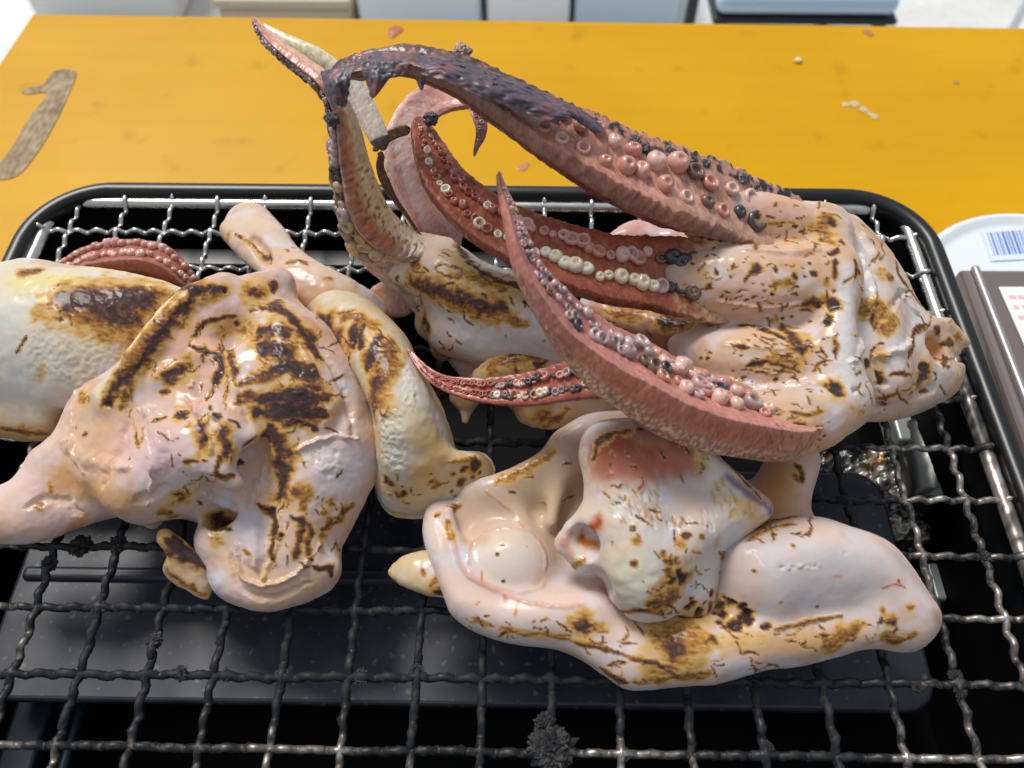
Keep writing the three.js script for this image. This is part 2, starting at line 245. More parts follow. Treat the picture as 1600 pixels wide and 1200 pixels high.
  { // crumpled foil with baked grease
    const c = at(1372, 772, -36), g = new THREE.PlaneGeometry(27, 34, 60, 70); g.rotateX(-Math.PI / 2); const p = g.attributes.position, col = new Float32Array(p.count * 3);
    for (let i = 0; i < p.count; i++) { const x = p.getX(i), z = p.getZ(i), q = fbm(x * 0.22, 3, z * 0.22), s = NZ(x * 0.5, 9, z * 0.5); p.setXYZ(i, c[0] + x + s, c[1] + 5 * Math.abs(q) + 1.2 * s - (Math.abs(x) > 12 || Math.abs(z) > 15.5 ? 4 : 0), c[2] + z); const b = sstep(-0.1, 0.35, fbm(x * 0.16 + 4, 1, z * 0.16)), k = sstep(0.05, 0.4, NZ(x * 0.3, 5, z * 0.3)); col[i * 3] = mix(0.05, mix(0.75, 0.4, k), b); col[i * 3 + 1] = mix(0.05, mix(0.72, 0.2, k), b); col[i * 3 + 2] = mix(0.05, mix(0.62, 0.06, k), b); }
    g.setAttribute('color', new THREE.BufferAttribute(col, 3)); g.computeVertexNormals(); const th = g.clone(); th.translate(0, -0.6, 0); part(grill, 'greasy_foil', mergeGeometries([g, th]), new THREE.MeshPhysicalMaterial({ name: 'greasy foil', vertexColors: true, roughness: 0.28, metalness: 0.4, clearcoat: 0.6, side: THREE.DoubleSide }));
  }
  { const p0 = at(1497, 640, -12), p1 = at(1592, 880, -12), g = new THREE.CylinderGeometry(0.7, 0.7, len(sub(p1, p0)) * 1.5, 10); g.rotateX(Math.PI / 2); g.rotateY(Math.atan2(p1[0] - p0[0], p1[2] - p0[2])); g.translate(...add(p0, sub(p1, p0), 0.6)); part(grill, 'guide_rod', g, M.steel); }
  for (const [x, y, w] of [[45, 1150, 10], [118, 1150, 3]]) { const c = at(x, y, -44), g = new RoundedBoxGeometry(w, 6, 46, 3, 1.5); g.translate(c[0], c[1], c[2] + 10); part(grill, 'side_strip', g, new THREE.MeshStandardMaterial({ name: 'blued steel', color: 0x202c38, roughness: 0.4, metalness: 0.5 })); }
  { const c = at(26, 735, -26), g = new RoundedBoxGeometry(16, 8, 22, 4, 3); g.rotateY(-0.35); g.translate(...c); part(grill, 'inner_handle', g, M.enamel); const f = new THREE.TorusGeometry(9, 1, 10, 40); f.scale(0.9, 1.3, 1); f.rotateX(-Math.PI / 2); f.rotateY(-0.35); f.translate(c[0], c[1] + 4, c[2]); part(grill, 'inner_ring', f, M.steel); }
}
const metalLook = lookup([[0, 0.26, 1], [0.35, 0.42, 0.75], [0.6, 0.5, 0.1], [0.85, 0.5, 0], [1, 0.75, 0]]);
M.wire = new THREE.MeshPhysicalMaterial({ name: 'grate wire, bright to burnt', vertexColors: true, roughness: 1, metalness: 1, roughnessMap: metalLook, metalnessMap: metalLook });
// how burnt the grate is at x, z
const soot = (x, z) => { const s = (1 - sstep(0.52, 0.86, Math.abs(x + 8) / 140)) * sstep(-72, -30, z) * (1 - sstep(62, 80, z) * 0.55); return clamp(s * 1.1 + 0.6 * fbm(x * 0.05, 2, z * 0.07) + 0.42 * sstep(40, 80, x) * sstep(-45, -15, z)); };
function wire(path, r, lump = 1) { // path: points; burnt crust thickens it
  const N = path.length, K = 10, pos = [], col = [], uv = [], idx = [];
  for (let i = 0; i < N; i++) {
    const p = path[i], t = nrm(sub(path[Math.min(N - 1, i + 1)], path[Math.max(0, i - 1)])), up = Math.abs(t[1]) > 0.9 ? [1, 0, 0] : [0, 1, 0], b = nrm(crs(t, up)), n = crs(b, t);
    for (let k = 0; k <= K; k++) {
      const a = k / K * Math.PI * 2, d = add(add([0, 0, 0], b, Math.cos(a)), n, Math.sin(a)), q = add(p, d, r), c0 = soot(p[0], p[2]), g = fbm(q[0] * 0.55, q[1] * 0.55, q[2] * 0.55), g2 = fbm(q[0] * 1.5, q[1] * 1.5, q[2] * 1.5), c = clamp(c0 + 0.5 * g + 0.15 * g2) ;
      const e = i === 0 || i === N - 1 ? 0 : r + lump * c * (0.16 + 0.75 * Math.max(0, g) + 0.4 * g2);
      pos.push(...add(p, d, Math.max(e, i === 0 || i === N - 1 ? 0 : 0.5 * r)));
      const rust = clamp(sstep(0.15, 0.4, c) * (1 - sstep(0.45, 0.7, c)));
      const m = sstep(0.3, 0.6, c), s = [0.58 - 0.3 * rust, 0.57 - 0.34 * rust, 0.54 - 0.35 * rust], gr = 0.6 + 0.8 * Math.max(0, g2 + 0.3);
      col.push(mix(s[0], 0.011 * gr, m), mix(s[1], 0.012 * gr, m), mix(s[2], 0.015 * gr, m)); uv.push(clamp(c, 0.01, 0.99), 0.5);
    }
  }
  for (let i = 0; i < N - 1; i++) for (let k = 0; k < K; k++) { const a = i * (K + 1) + k, b = a + 1, c = a + K + 1, d = c + 1; idx.push(a, b, c, b, d, c); }
  const g = new THREE.BufferGeometry(); g.setAttribute('position', new THREE.Float32BufferAttribute(pos, 3)); g.setAttribute('color', new THREE.Float32BufferAttribute(col, 3)); g.setAttribute('uv', new THREE.Float32BufferAttribute(uv, 2)); g.setIndex(idx); g.computeVertexNormals(); return g;
}
const grate = thing('wire_grate', 'crimped wire grate, silver at the back and charred black in front', 'grate', [-3, 0, 0]);
{
  const fx0 = -139, fx1 = 133.2, fz0 = -87.6, fz1 = 104;
  part(grate, 'frame', (() => { const ring = roundRect(fx0, fx1, fz0, fz1, 9, 8).map(p => [p[0], 0, p[1]]); ring.push(ring[0]); const full = []; ring.forEach((p, i) => { const q = ring[i + 1]; full.push(p); if (q) { const n = Math.floor(len(sub(q, p)) / 1.6); for (let k = 1; k < n; k++) full.push(add(p, sub(q, p), k / n)); } }); return wire(full, 1.9, 0.25); })(), M.wire);
  for (let r = 1; r <= 12; r++) { const z = rowZ(r), P = []; for (let x = fx0 - 1.5; x <= fx1 + 1.5; x += 0.5) { const e = Math.min(x - fx0, fx1 - x); P.push([x, 0.7 * Math.sin((x - colX(9)) / 3 * Math.PI + Math.PI / 2 + (r % 2) * Math.PI) + (e < 3 ? (3 - e) * 0.55 : 0), z + 0.5 * NZ(x * 0.05, r, 3) + 0.04 * Math.sin(x / 3 * Math.PI + r)]); } part(grate, 'wire', wire(P, 0.76), M.wire); }
  for (let c = 1; c <= 18; c++) { const x = colX(c), P = []; for (let z = fz0 - 1.5; z <= fz1 + 1.5; z += 0.5) { const e = Math.min(z - fz0, fz1 - z); P.push([x + 0.6 * NZ(z * 0.05, c, 8) + 0.06 * Math.sin(z / 3 * Math.PI + c), -0.7 * Math.sin((z - rowZ(6)) / 3 * Math.PI + Math.PI / 2 + (c % 2) * Math.PI) + (e < 3 ? (3 - e) * 0.55 : 0), z]); } part(grate, 'wire', wire(P, 0.76), M.wire); }
  // lumps of burnt residue caught on the wires
  for (const [cc, rw, R] of [[11, 10.95, 5.6], [10.9, 10.6, 2.6], [5.5, 9.98, 2], [17, 10.1, 1.8], [5, 9.5, 2.2], [3.4, 8, 3.2], [4, 7.95, 2.6], [3, 8.3, 2.4], [15, 9.98, 1.8], [6.2, 10, 1.8], [8.2, 10, 2.2], [14, 9.98, 2.2], [4, 9, 2.2], [17, 9.9, 2], [18, 8, 2], [14.05, 10.9, 1.8], [7, 10, 1.9], [7, 9, 1.9], [9, 9.9, 1.9], [12.1, 10.05, 1.9], [9, 8.6, 1.8], [16.4, 10.05, 1.7], [12, 11, 1.8], [16, 7.05, 1.7]]) {
    const x = cc * 37 + rw * 11, p = [colX(cc), 0.3, rowZ(rw)], g = new THREE.IcosahedronGeometry(1, R > 3 ? 24 : 12), a = g.attributes.position, col = new Float32Array(a.count * 3), uv = new Float32Array(a.count * 2);
    for (let i = 0; i < a.count; i++) { const X = a.getX(i), Y = a.getY(i), Z = a.getZ(i), s = R * (0.75 + 0.55 * fbm(X * 1.7 + x, Y * 1.7, Z * 1.7) + 0.3 * fbm(X * 5 + x, Y * 5, Z * 5)); a.setXYZ(i, p[0] + X * s, p[1] + Y * s * 0.6, p[2] + Z * s); const k = 0.007 + 0.012 * Math.max(0, fbm(X * 4, Y * 4, Z * 4 + x)); col.set([k, k, k * 1.15], i * 3); uv[i * 2] = 0.9; }
    g.setAttribute('color', new THREE.BufferAttribute(col, 3)); g.setAttribute('uv', new THREE.BufferAttribute(uv, 2)); g.computeVertexNormals(); part(grate, 'burnt_residue', g, M.wire);
  }
}
// ---------------------------------------------------------------- soft bodies: blended solids, meshed by surface nets
const smin = (a, b, k) => { const h = Math.max(k - Math.abs(a - b), 0) / k; return Math.min(a, b) - h * h * k * 0.25; };
const smax = (a, b, k) => -smin(-a, -b, k);
function bound(pts, r) { let c = [0, 0, 0]; for (const p of pts) c = add(c, p, 1 / pts.length); let R = 0; for (const p of pts) R = Math.max(R, Math.hypot(p[0] - c[0], p[1] - c[1], p[2] - c[2])); return { c, R: R + r }; }
// lens-shaped slab seen in outline as poly: h its middle plane, U and D its half thickness up and down, R how far in its rim rounds off
function slab(poly, h, U, D, R, k = 3) {
  const pl = planeOf(h);
  let pts = spline(poly.map(q => onPlane(q[0], q[1], pl)), 1.2, true);
  const n = pts.length, c = pts.reduce((s, p) => add(s, p, 1 / n), [0, 0, 0]);
  let area = 0; for (let i = 0; i < n; i++) { const a = pts[i], b = pts[(i + 1) % n]; area += a[0] * b[2] - b[0] * a[2]; }
  const sg = area > 0 ? 1 : -1;
  // a rounded rim shows beyond its outline from a slanting view: pull the outline in by that much
  const pull = pts.map((p, i) => {
    const a = pts[(i + n - 2) % n], b = pts[(i + 2) % n], t = nrm([b[0] - a[0], 0, b[2] - a[2]]), nx = t[2] * sg, nz = -t[0] * sg;
    const v = sub(p, CAM), vy = -v[1], k2 = (nx * v[0] + nz * v[2]) / vy, T = k2 > 0 ? U : D;
    const e = Math.sqrt(R * R + T * k2 * T * k2) - R; return [p[0] - nx * e, p[1], p[2] - nz * e];
  });
  pts = pull;
  let x0 = 1e9, x1 = -1e9, z0 = 1e9, z1 = -1e9; for (const p of pts) { x0 = Math.min(x0, p[0]); x1 = Math.max(x1, p[0]); z0 = Math.min(z0, p[2]); z1 = Math.max(z1, p[2]); }
  const pad = 8, cs = 0.8; x0 -= pad; z0 -= pad; x1 += pad; z1 += pad;
  const nx = Math.ceil((x1 - x0) / cs) + 1, nz = Math.ceil((z1 - z0) / cs) + 1; let g = new Float32Array(nx * nz);
  for (let j = 0; j < nz; j++) for (let i = 0; i < nx; i++) {
    const x = x0 + i * cs, z = z0 + j * cs; let d = 1e9, ins = false;
    for (let q = 0, w = n - 1; q < n; w = q++) {
      const ax = pts[w][0], az = pts[w][2], bx = pts[q][0], bz = pts[q][2], ex = bx - ax, ez = bz - az, t = clamp(((x - ax) * ex + (z - az) * ez) / (ex * ex + ez * ez || 1)), dx = x - ax - ex * t, dz = z - az - ez * t;
      d = Math.min(d, dx * dx + dz * dz);
      if ((az > z) !== (bz > z) && x < ax + (z - az) / (bz - az) * ex) ins = !ins;
    }
    g[j * nx + i] = (ins ? -1 : 1) * Math.sqrt(d);
  }
  for (let pass = 0; pass < 4; pass++) { // soften the inner creases of the distance field
    const o = g.slice();
    for (let j = 2; j < nz - 2; j++) for (let i = 2; i < nx - 2; i++) { const q = j * nx + i, w = sstep(0, 6, -o[q]); if (w > 0) { const s = (o[q - 2] + o[q + 2] + o[q - 2 * nx] + o[q + 2 * nx] + o[q - 1] + o[q + 1] + o[q - nx] + o[q + nx]) / 8; g[q] = mix(o[q], s, w); } }
  }
  const f = (x, y, z) => {
    const u = clamp((x - x0) / cs, 0, nx - 1.001), v = clamp((z - z0) / cs, 0, nz - 1.001), i = u | 0, j = v | 0, a = u - i, b = v - j, q = j * nx + i;
    let d = mix(mix(g[q], g[q + 1], a), mix(g[q + nx], g[q + nx + 1], a), b);
    d += Math.hypot(Math.max(x0 - x, 0, x - x1), Math.max(z0 - z, 0, z - z1));
    const dy = y - (pl[0] + pl[1] * x + pl[2] * z), T = dy > 0 ? U : D, w = Math.max(0, R + d), v2 = dy * R / T;
    const s = Math.min(1, T / R);
    return (Math.sqrt(w * w + v2 * v2) - R) * s;
  };
  return { f, k, ...bound(pts, Math.max(U, D) + 2) };
}
// tapered rope through [x, y, height, radius in photograph pixels]; flat < 1 presses it down
function rope(list, k = 3, flat = 1) {
  const P = spline(list.map(q => { const p = at(q[0], q[1], q[2]); return [...p, q[3] * pxmm(p)]; }), 2.2);
  const n = P.length, iy = 1 / flat;
  const f = (x, y, z) => {
    let best = 1e9;
    for (let i = 0; i < n - 1; i++) {
      const a = P[i], b = P[i + 1], ex = b[0] - a[0], ey = (b[1] - a[1]) * iy, ez = b[2] - a[2], px = x - a[0], py = (y - a[1]) * iy, pz = z - a[2];
      const t = clamp((px * ex + py * ey + pz * ez) / (ex * ex + ey * ey + ez * ez || 1)), dx = px - ex * t, dy = py - ey * t, dz = pz - ez * t;
      const d = Math.sqrt(dx * dx + dy * dy + dz * dz) - (a[3] + (b[3] - a[3]) * t); if (d < best) best = d;
    }
    return best * flat;
  };
  return { f, k, ...bound(P, Math.max(...P.map(p => p[3])) + 1) };
}
// ellipsoid at [x, y, height], radii in mm, turned about the vertical
function egg(x, y, h, rx, ry, rz, turn = 0, k = 3) {
  const c = at(x, y, h), cs = Math.cos(turn), sn = Math.sin(turn), m = Math.min(rx, ry, rz);
  return { f: (X, Y, Z) => { const a = X - c[0], e = Z - c[2], u = (a * cs - e * sn) / rx, w = (a * sn + e * cs) / rz, v = (Y - c[1]) / ry, q = Math.sqrt(u * u + v * v + w * w), g = Math.sqrt(u * u / rx / rx + v * v / ry / ry + w * w / rz / rz); return g < 1e-6 ? -m : q * (q - 1) / g; }, k, c, R: Math.max(rx, ry, rz) + 1 };
}
const cut = p => ({ ...p, cut: true });
function field(prims) {
  return (x, y, z) => {
    let d = 1e3;
    for (const p of prims) {
      const lb = Math.hypot(x - p.c[0], y - p.c[1], z - p.c[2]) - p.R;
      if (p.cut) { if (lb > Math.max(-d, 0) + p.k) continue; d = smax(d, -p.f(x, y, z), p.k); }
      else { if (lb > d + p.k) continue; if (lb > 12 && d > 900) { d = Math.min(d, lb); continue; } d = smin(d, p.f(x, y, z), p.k); }
    }
    return d;
  };
}
function nets(f, prims, cell) {
  let lo = [1e9, 1e9, 1e9], hi = [-1e9, -1e9, -1e9];
  for (const p of prims) if (!p.cut) for (let k = 0; k < 3; k++) { lo[k] = Math.min(lo[k], p.c[k] - p.R); hi[k] = Math.max(hi[k], p.c[k] + p.R); }
  lo[1] = Math.max(lo[1], -14); 
  const B = 8, nb = hi.map((h, k) => Math.ceil((h - lo[k]) / cell / B) + 1), N = nb.map(b => b * B + 1), g = new Float32Array(N[0] * N[1] * N[2]).fill(9), sx = N[1] * N[2], sy = N[2];
  const half = B * cell * 0.5, lim = half * 1.7321 * 1.25, act = [];
  for (let a = 0; a < nb[0]; a++) for (let b = 0; b < nb[1]; b++) for (let c = 0; c < nb[2]; c++) {
    const v = f(lo[0] + a * B * cell + half, lo[1] + b * B * cell + half, lo[2] + c * B * cell + half), near = Math.abs(v) < lim;
    if (near) act.push([a, b, c]);
    for (let i = 0; i <= B; i++) for (let j = 0; j <= B; j++) for (let k = 0; k <= B; k++) {
      const q = (a * B + i) * sx + (b * B + j) * sy + c * B + k;
      if (near) g[q] = f(lo[0] + (a * B + i) * cell, lo[1] + (b * B + j) * cell, lo[2] + (c * B + k) * cell); else if (g[q] === 9) g[q] = v;
    }
  }
  const id = new Int32Array(g.length).fill(-1), pos = [], idx = [];
  for (const [a, b, c] of act) for (let i = 0; i < B; i++) for (let j = 0; j < B; j++) for (let k = 0; k < B; k++) {
    const X = a * B + i, Y = b * B + j, Z = c * B + k, q = X * sx + Y * sy + Z; let m = 0;
    const v = [g[q], g[q + sx], g[q + sy], g[q + sx + sy], g[q + 1], g[q + sx + 1], g[q + sy + 1], g[q + sx + sy + 1]];
    for (let e = 0; e < 8; e++) if (v[e] < 0) m |= 1 << e;
    if (m === 0 || m === 255) continue;
    let n = 0, px = 0, py = 0, pz = 0;
    for (const [s, t] of [[0, 1], [2, 3], [4, 5], [6, 7], [0, 2], [1, 3], [4, 6], [5, 7], [0, 4], [1, 5], [2, 6], [3, 7]]) if ((v[s] < 0) !== (v[t] < 0)) {
      const u = v[s] / (v[s] - v[t]); n++;
      px += mix(s & 1, t & 1, u); py += mix((s >> 1) & 1, (t >> 1) & 1, u); pz += mix(s >> 2, t >> 2, u);
    }
    id[q] = pos.length / 3; pos.push(lo[0] + (X + px / n) * cell, lo[1] + (Y + py / n) * cell, lo[2] + (Z + pz / n) * cell);
  }
  const quad = (a, b, c, d, flip) => { if (a < 0 || b < 0 || c < 0 || d < 0) return; if (flip) idx.push(a, c, b, a, d, c); else idx.push(a, b, c, a, c, d); };
  for (const [a, b, c] of act) for (let i = 0; i < B; i++) for (let j = 0; j < B; j++) for (let k = 0; k < B; k++) {
    const X = a * B + i, Y = b * B + j, Z = c * B + k; if (!X || !Y || !Z) continue; const q = X * sx + Y * sy + Z, s = g[q] < 0;
    if (s !== g[q + sx] < 0) quad(id[q], id[q - sy], id[q - sy - 1], id[q - 1], s);
    if (s !== g[q + sy] < 0) quad(id[q], id[q - 1], id[q - sx - 1], id[q - sx], s);
    if (s !== g[q + 1] < 0) quad(id[q], id[q - sx], id[q - sx - sy], id[q - sy], s);
  }
  const geo = new THREE.BufferGeometry(); geo.setAttribute('position', new THREE.Float32BufferAttribute(pos, 3)); geo.setIndex(idx); return geo;
}
// what the grill did to a surface, from raw to burnt (linear colours)
const RAMP = [[0.0, null], [0.18, [0.70, 0.49, 0.25]], [0.38, [0.5, 0.23, 0.045]], [0.56, [0.23, 0.085, 0.028]], [0.74, [0.08, 0.034, 0.028]], [1.2, [0.022, 0.018, 0.02]]];
function burn(c, L) {
  if (L <= 0.04) return c;
  for (let i = 1; i < RAMP.length; i++) if (L < RAMP[i][0] || i === RAMP.length - 1) {
    const a = RAMP[i - 1][1] ?? c, b = RAMP[i][1], t = clamp((L - RAMP[i - 1][0]) / (RAMP[i][0] - RAMP[i - 1][0])); return [mix(a[0], b[0], t), mix(a[1], b[1], t), mix(a[2], b[2], t)];
  }
}
// marks: { p: [[x, y], ...], w: half width in photograph pixels, a: how burnt, d: raised (+) or sunk (-) mm, t: [tint, share], g: grain of the edge }
function mark(f, marks) {
  return marks.map(m => {
    const P = [];
    for (const [x, y] of m.p) {
      const d = nrm(ray(x, y)); let t = 90, best = 1e9, bt = 0;
      for (let i = 0; i < 240 && t < 330; i++) { const v = f(CAM[0] + d[0] * t, CAM[1] + d[1] * t, CAM[2] + d[2] * t); if (v < best) { best = v; bt = t; } if (v < 0.06) break; t += Math.max(0.06, v * 0.7); }
      if (best < 4) P.push(add(CAM, d, bt));
    }
    if (!P.length) return null;
    const Q = P.length > 1 ? spline(P, 1.5) : P, w = (m.w * (m.a ? 1.22 : 1) + (m.a ? 0.6 : 0)) * pxmm(P[0]);
    return { ...m, P: Q, wm: w, ...bound(Q, w * 2.2 + 1) };
  }).filter(Boolean);
}
// thin brown cracks and wisps round a scorched place
const wisps = (x0, x1, y0, y1, n, l, ang, sd) => { seed = sd; return Array.from({ length: n }, () => { let x = rr(x0, x1), y = rr(y0, y1), a = ang + rr(-0.7, 0.7); const p = [[x, y]], m = 2 + Math.floor(rnd() * 4); for (let i = 0; i < m; i++) { a += rr(-0.7, 0.7); x += Math.cos(a) * l * rr(0.15, 0.35); y += Math.sin(a) * l * rr(0.15, 0.35); p.push([x, y]); } return { p, w: rr(0.5, 1.5), a: rr(0.5, 0.95), d: rr(-0.25, 0.15), g: 0.3 }; }); };
const BASE = [0.72, 0.56, 0.46];
function body(o) { // -> geometry in mm with burnt and wrinkled surface
  const f = field(o.prims), geo = nets(f, o.prims, o.cell ?? 0.5), P = geo.attributes.position, n = P.count;
  const ms = mark(f, o.marks ?? []), col = new Float32Array(n * 3), uv = new Float32Array(n * 2), base = o.base ?? BASE;
  geo.computeVertexNormals(); const Nn = geo.attributes.normal;
  for (let i = 0; i < n; i++) {
    const x = P.getX(i), y = P.getY(i), z = P.getZ(i); let L = 0, disp = 0, ripple = 0, c = base;
    const v = NZ(x * 0.05, y * 0.05, z * 0.05), v2 = NZ(x * 0.11 + 9, y * 0.11, z * 0.11), big = fbm(x * 0.55, y * 0.55, z * 0.55), fine = fbm(x * 1.7, y * 1.7, z * 1.7);
    const v3 = fbm(x * 0.16 + 70, y * 0.16, z * 0.16), mot = 1 + 0.05 * big + 0.05 * fine, mk = 0.6 * sstep(0.02, 0.35, v3 + 0.3 * v), tn = 0.7 * sstep(0.08, 0.42, fbm(x * 0.13, y * 0.13 + 44, z * 0.13));
    c = [mix(mix(c[0], 0.76, mk), 0.6, tn), mix(mix(c[1], 0.71, mk), 0.4, tn), mix(mix(c[2], 0.71, mk), 0.28, tn)];
    c = [c[0] * (1 + 0.08 * v) * mot, c[1] * (1 + 0.03 * v + 0.12 * v2 + 0.12 * v3) * mot, c[2] * (1 - 0.04 * v + 0.22 * v2 + 0.24 * v3) * mot];
    const wx = x + 0.9 * NZ(x * 0.45 + 3, y * 0.45, z * 0.45) + 0.4 * NZ(x * 1.3, y * 1.3 + 5, z * 1.3), wy = y + 0.9 * NZ(x * 0.45, y * 0.45 + 8, z * 0.45), wz = z + 0.9 * NZ(x * 0.45, y * 0.45, z * 0.45 + 13) + 0.4 * NZ(x * 1.3 + 9, y * 1.3, z * 1.3);
    const strk = NZ(x * 0.35 + z * 0.1, y * 1.1, z * 1.7 + 4) * 0.7 + NZ(x * 0.8, y * 2.2, z * 3.2) * 0.45;
    for (const m of ms) {
      const dx = x - m.c[0], dy = y - m.c[1], dz = z - m.c[2]; if (dx * dx + dy * dy + dz * dz > m.R * m.R) continue;
      let b = 1e9; const Q = m.P, wk = clamp(m.wm / 1.6, 0.12, 1), X = x + (wx - x) * wk, Y = y + (wy - y) * wk, Z = z + (wz - z) * wk;
      if (Q.length === 1) b = Math.hypot(X - Q[0][0], Y - Q[0][1], Z - Q[0][2]);
      else for (let q = 0; q < Q.length - 1; q++) {
        const A = Q[q], ex = Q[q + 1][0] - A[0], ey = Q[q + 1][1] - A[1], ez = Q[q + 1][2] - A[2], px = X - A[0], py = Y - A[1], pz = Z - A[2], t = clamp((px * ex + py * ey + pz * ez) / (ex * ex + ey * ey + ez * ez || 1)), u = px - ex * t, w = py - ey * t, s = pz - ez * t, at01 = (q + t) / (Q.length - 1), tp = Math.min(1, 0.5 + 2.5 * Math.min(at01, 1 - at01)), d = (u * u + w * w + s * s) / (m.t ? 1 : tp * tp); if (d < b) b = d;
      }
      if (Q.length > 1) b = Math.sqrt(b);
      const r = b / (m.wm * (m.a ? 1 + 0.75 * NZ(x * 0.33 + m.P[0][0], y * 0.33, z * 0.33) : 1));
      if (m.t) { const T = m.t[0], s = (m.s ?? 0.8) * Math.max(0, 1 - sstep(0.1, 1.4, r + 0.25 * big)); c = [mix(c[0], T[0], s), mix(c[1], T[1], s), mix(c[2], T[2], s)]; }
      if (m.a) { const k = 1 - sstep(0.1, 1.55, r + (m.g ?? 0.5) * big + 0.5 * (m.g ?? 0.5) * fine); L = Math.max(L, m.a * k); if (m.a > 0.68 && m.w > 7) L = Math.max(L, 0.33 * (1 - sstep(0.7, 2.3, r + 0.7 * big + 0.5 * fine))); }
      if (m.d) disp += m.d * (1 - sstep(0.1, 1.1, r));
      if (m.rip) ripple = Math.max(ripple, m.rip * (1 - sstep(0.5, 1.2, r)));
    }
    let Lf = L;
    if (L > 0.03) Lf = clamp(L + (0.75 * fine + 0.35 * big + 0.75 * strk) * (0.1 + 0.7 * Math.min(L, 0.75)), 0, 1.15);
    if (o.speck) { const s = NZ(x * 1.1 + 40, y * 1.1, z * 1.1) + 0.25 * fine + o.speck(x, y, z); if (s > 0.5) Lf = Math.max(Lf, clamp(0.45 + (s - 0.5) * 4, 0, 1)); }
    disp += (o.fold ?? 1) * 0.5 * v3 + (o.wrinkle ?? 0.16) * 0.45 * big + 0.012 * fine + ripple * fbm(x * 1.0 + 7, y * 1.0, z * 1.0) * 1.3 + (Lf > 0.3 ? 0.22 * fine + 0.12 * big : 0);
    if (ripple) { const k = clamp(ripple * 1.2); c = [mix(c[0], 0.82, k * 0.6), mix(c[1], 0.76, k * 0.6), mix(c[2], 0.66, k * 0.6)]; }
    const q = burn(c, Lf);
    { const mean = (q[0] + q[1] + q[2]) / 3, k = 1 + 0.4 * (1 - sstep(0.1, 0.5, Lf)), b = 0.9 + 0 * (1 - sstep(0.1, 0.4, Lf)); for (let e = 0; e < 3; e++) q[e] = Math.max(0.01, (mean + (q[e] - mean) * k) * b); const cool = 1 - sstep(0.05, 0.3, Lf); q[1] *= 1 - 0.015 * cool; q[2] *= 1 + 0.03 * cool; } col[i * 3] = clamp(q[0], 0.01, 0.9); col[i * 3 + 1] = clamp(q[1], 0.01, 0.9); col[i * 3 + 2] = clamp(q[2], 0.01, 0.9);
    uv[i * 2] = clamp(Lf, 0.01, 0.99); uv[i * 2 + 1] = clamp(0.5 + 0.7 * v2 + 0.35 * big, 0.02, 0.98);
    P.setXYZ(i, x + Nn.getX(i) * disp, y + Nn.getY(i) * disp, z + Nn.getZ(i) * disp);
  }
  geo.setAttribute('color', new THREE.BufferAttribute(col, 3)); geo.setAttribute('uv', new THREE.BufferAttribute(uv, 2));
  geo.computeVertexNormals(); return geo;
}
// ---------------------------------------------------------------- left heap: one whole squid, cut open and crumpled
const squid = thing('squid', 'crumpled pale grilled squid at the left, with brown charred stripes', 'squid', at(330, 680, 0));
const Z5 = (...a) => a.map(([x, y]) => [250 + x / 2.909, 600 + y / 2.909]), MILK = [0.74, 0.69, 0.68];

part(squid, 'mantle', body({
  base: [0.77, 0.70, 0.56], cell: 0.55, wrinkle: 0.14,
  prims: [
    slab([[-70, 440], [0, 431], [50, 418], [110, 430], [170, 437], [260, 448], [300, 470], [270, 520], [220, 580], [180, 640], [120, 640], [60, 634], [0, 640], [-70, 640]], [[50, 440, 20], [250, 470, 22], [50, 600, 14]], 10, 10, 20),
    slab([[-60, 610], [60, 610], [110, 640], [95, 685], [40, 690], [0, 685], [-60, 690]], 5, 8, 5, 9),
    rope([[-40, 490, 20, 52], [60, 500, 22, 56], [140, 508, 22, 50], [210, 520, 17, 40]], 14, 0.8),
  ],
  marks: [
    ...wisps(60, 250, 445, 500, 20, 26, 0.3, 58),
    { p: [[40, 470], [10, 550], [60, 600]], w: 80, t: [[0.82, 0.82, 0.72]], s: 0.7 }, { p: [[30, 440], [110, 440]], w: 30, t: [[0.80, 0.72, 0.36]], s: 0.8 }, { p: [[0, 680], [90, 668]], w: 34, t: [[0.5, 0.33, 0.18]], s: 0.9 },
    { p: [[60, 540], [130, 560], [210, 530], [250, 490]], w: 55, rip: 0.34 },
    { p: [[96, 462], [150, 472], [206, 466], [236, 458]], w: 26, a: 0.86 }, { p: [[150, 470], [210, 500]], w: 24, a: 0.8 }, { p: [[100, 460], [161, 505], [200, 505]], w: 22, a: 0.5 },
    { p: [[75, 474], [100, 470]], w: 14, a: 0.45 }, { p: [[35, 425], [60, 424]], w: 9, a: 0.6 }, { p: [[41, 526], [33, 540], [26, 552]], w: 2.4, a: 0.85, g: 0.1 },
    { p: [[55, 500], [75, 470]], w: 10, a: 0.3 }, { p: [[60, 590], [70, 575]], w: 10, a: 0.18 }, { p: [[0, 668], [40, 676], [90, 676]], w: 6, a: 0.6 },
  ],
}), M.flesh);
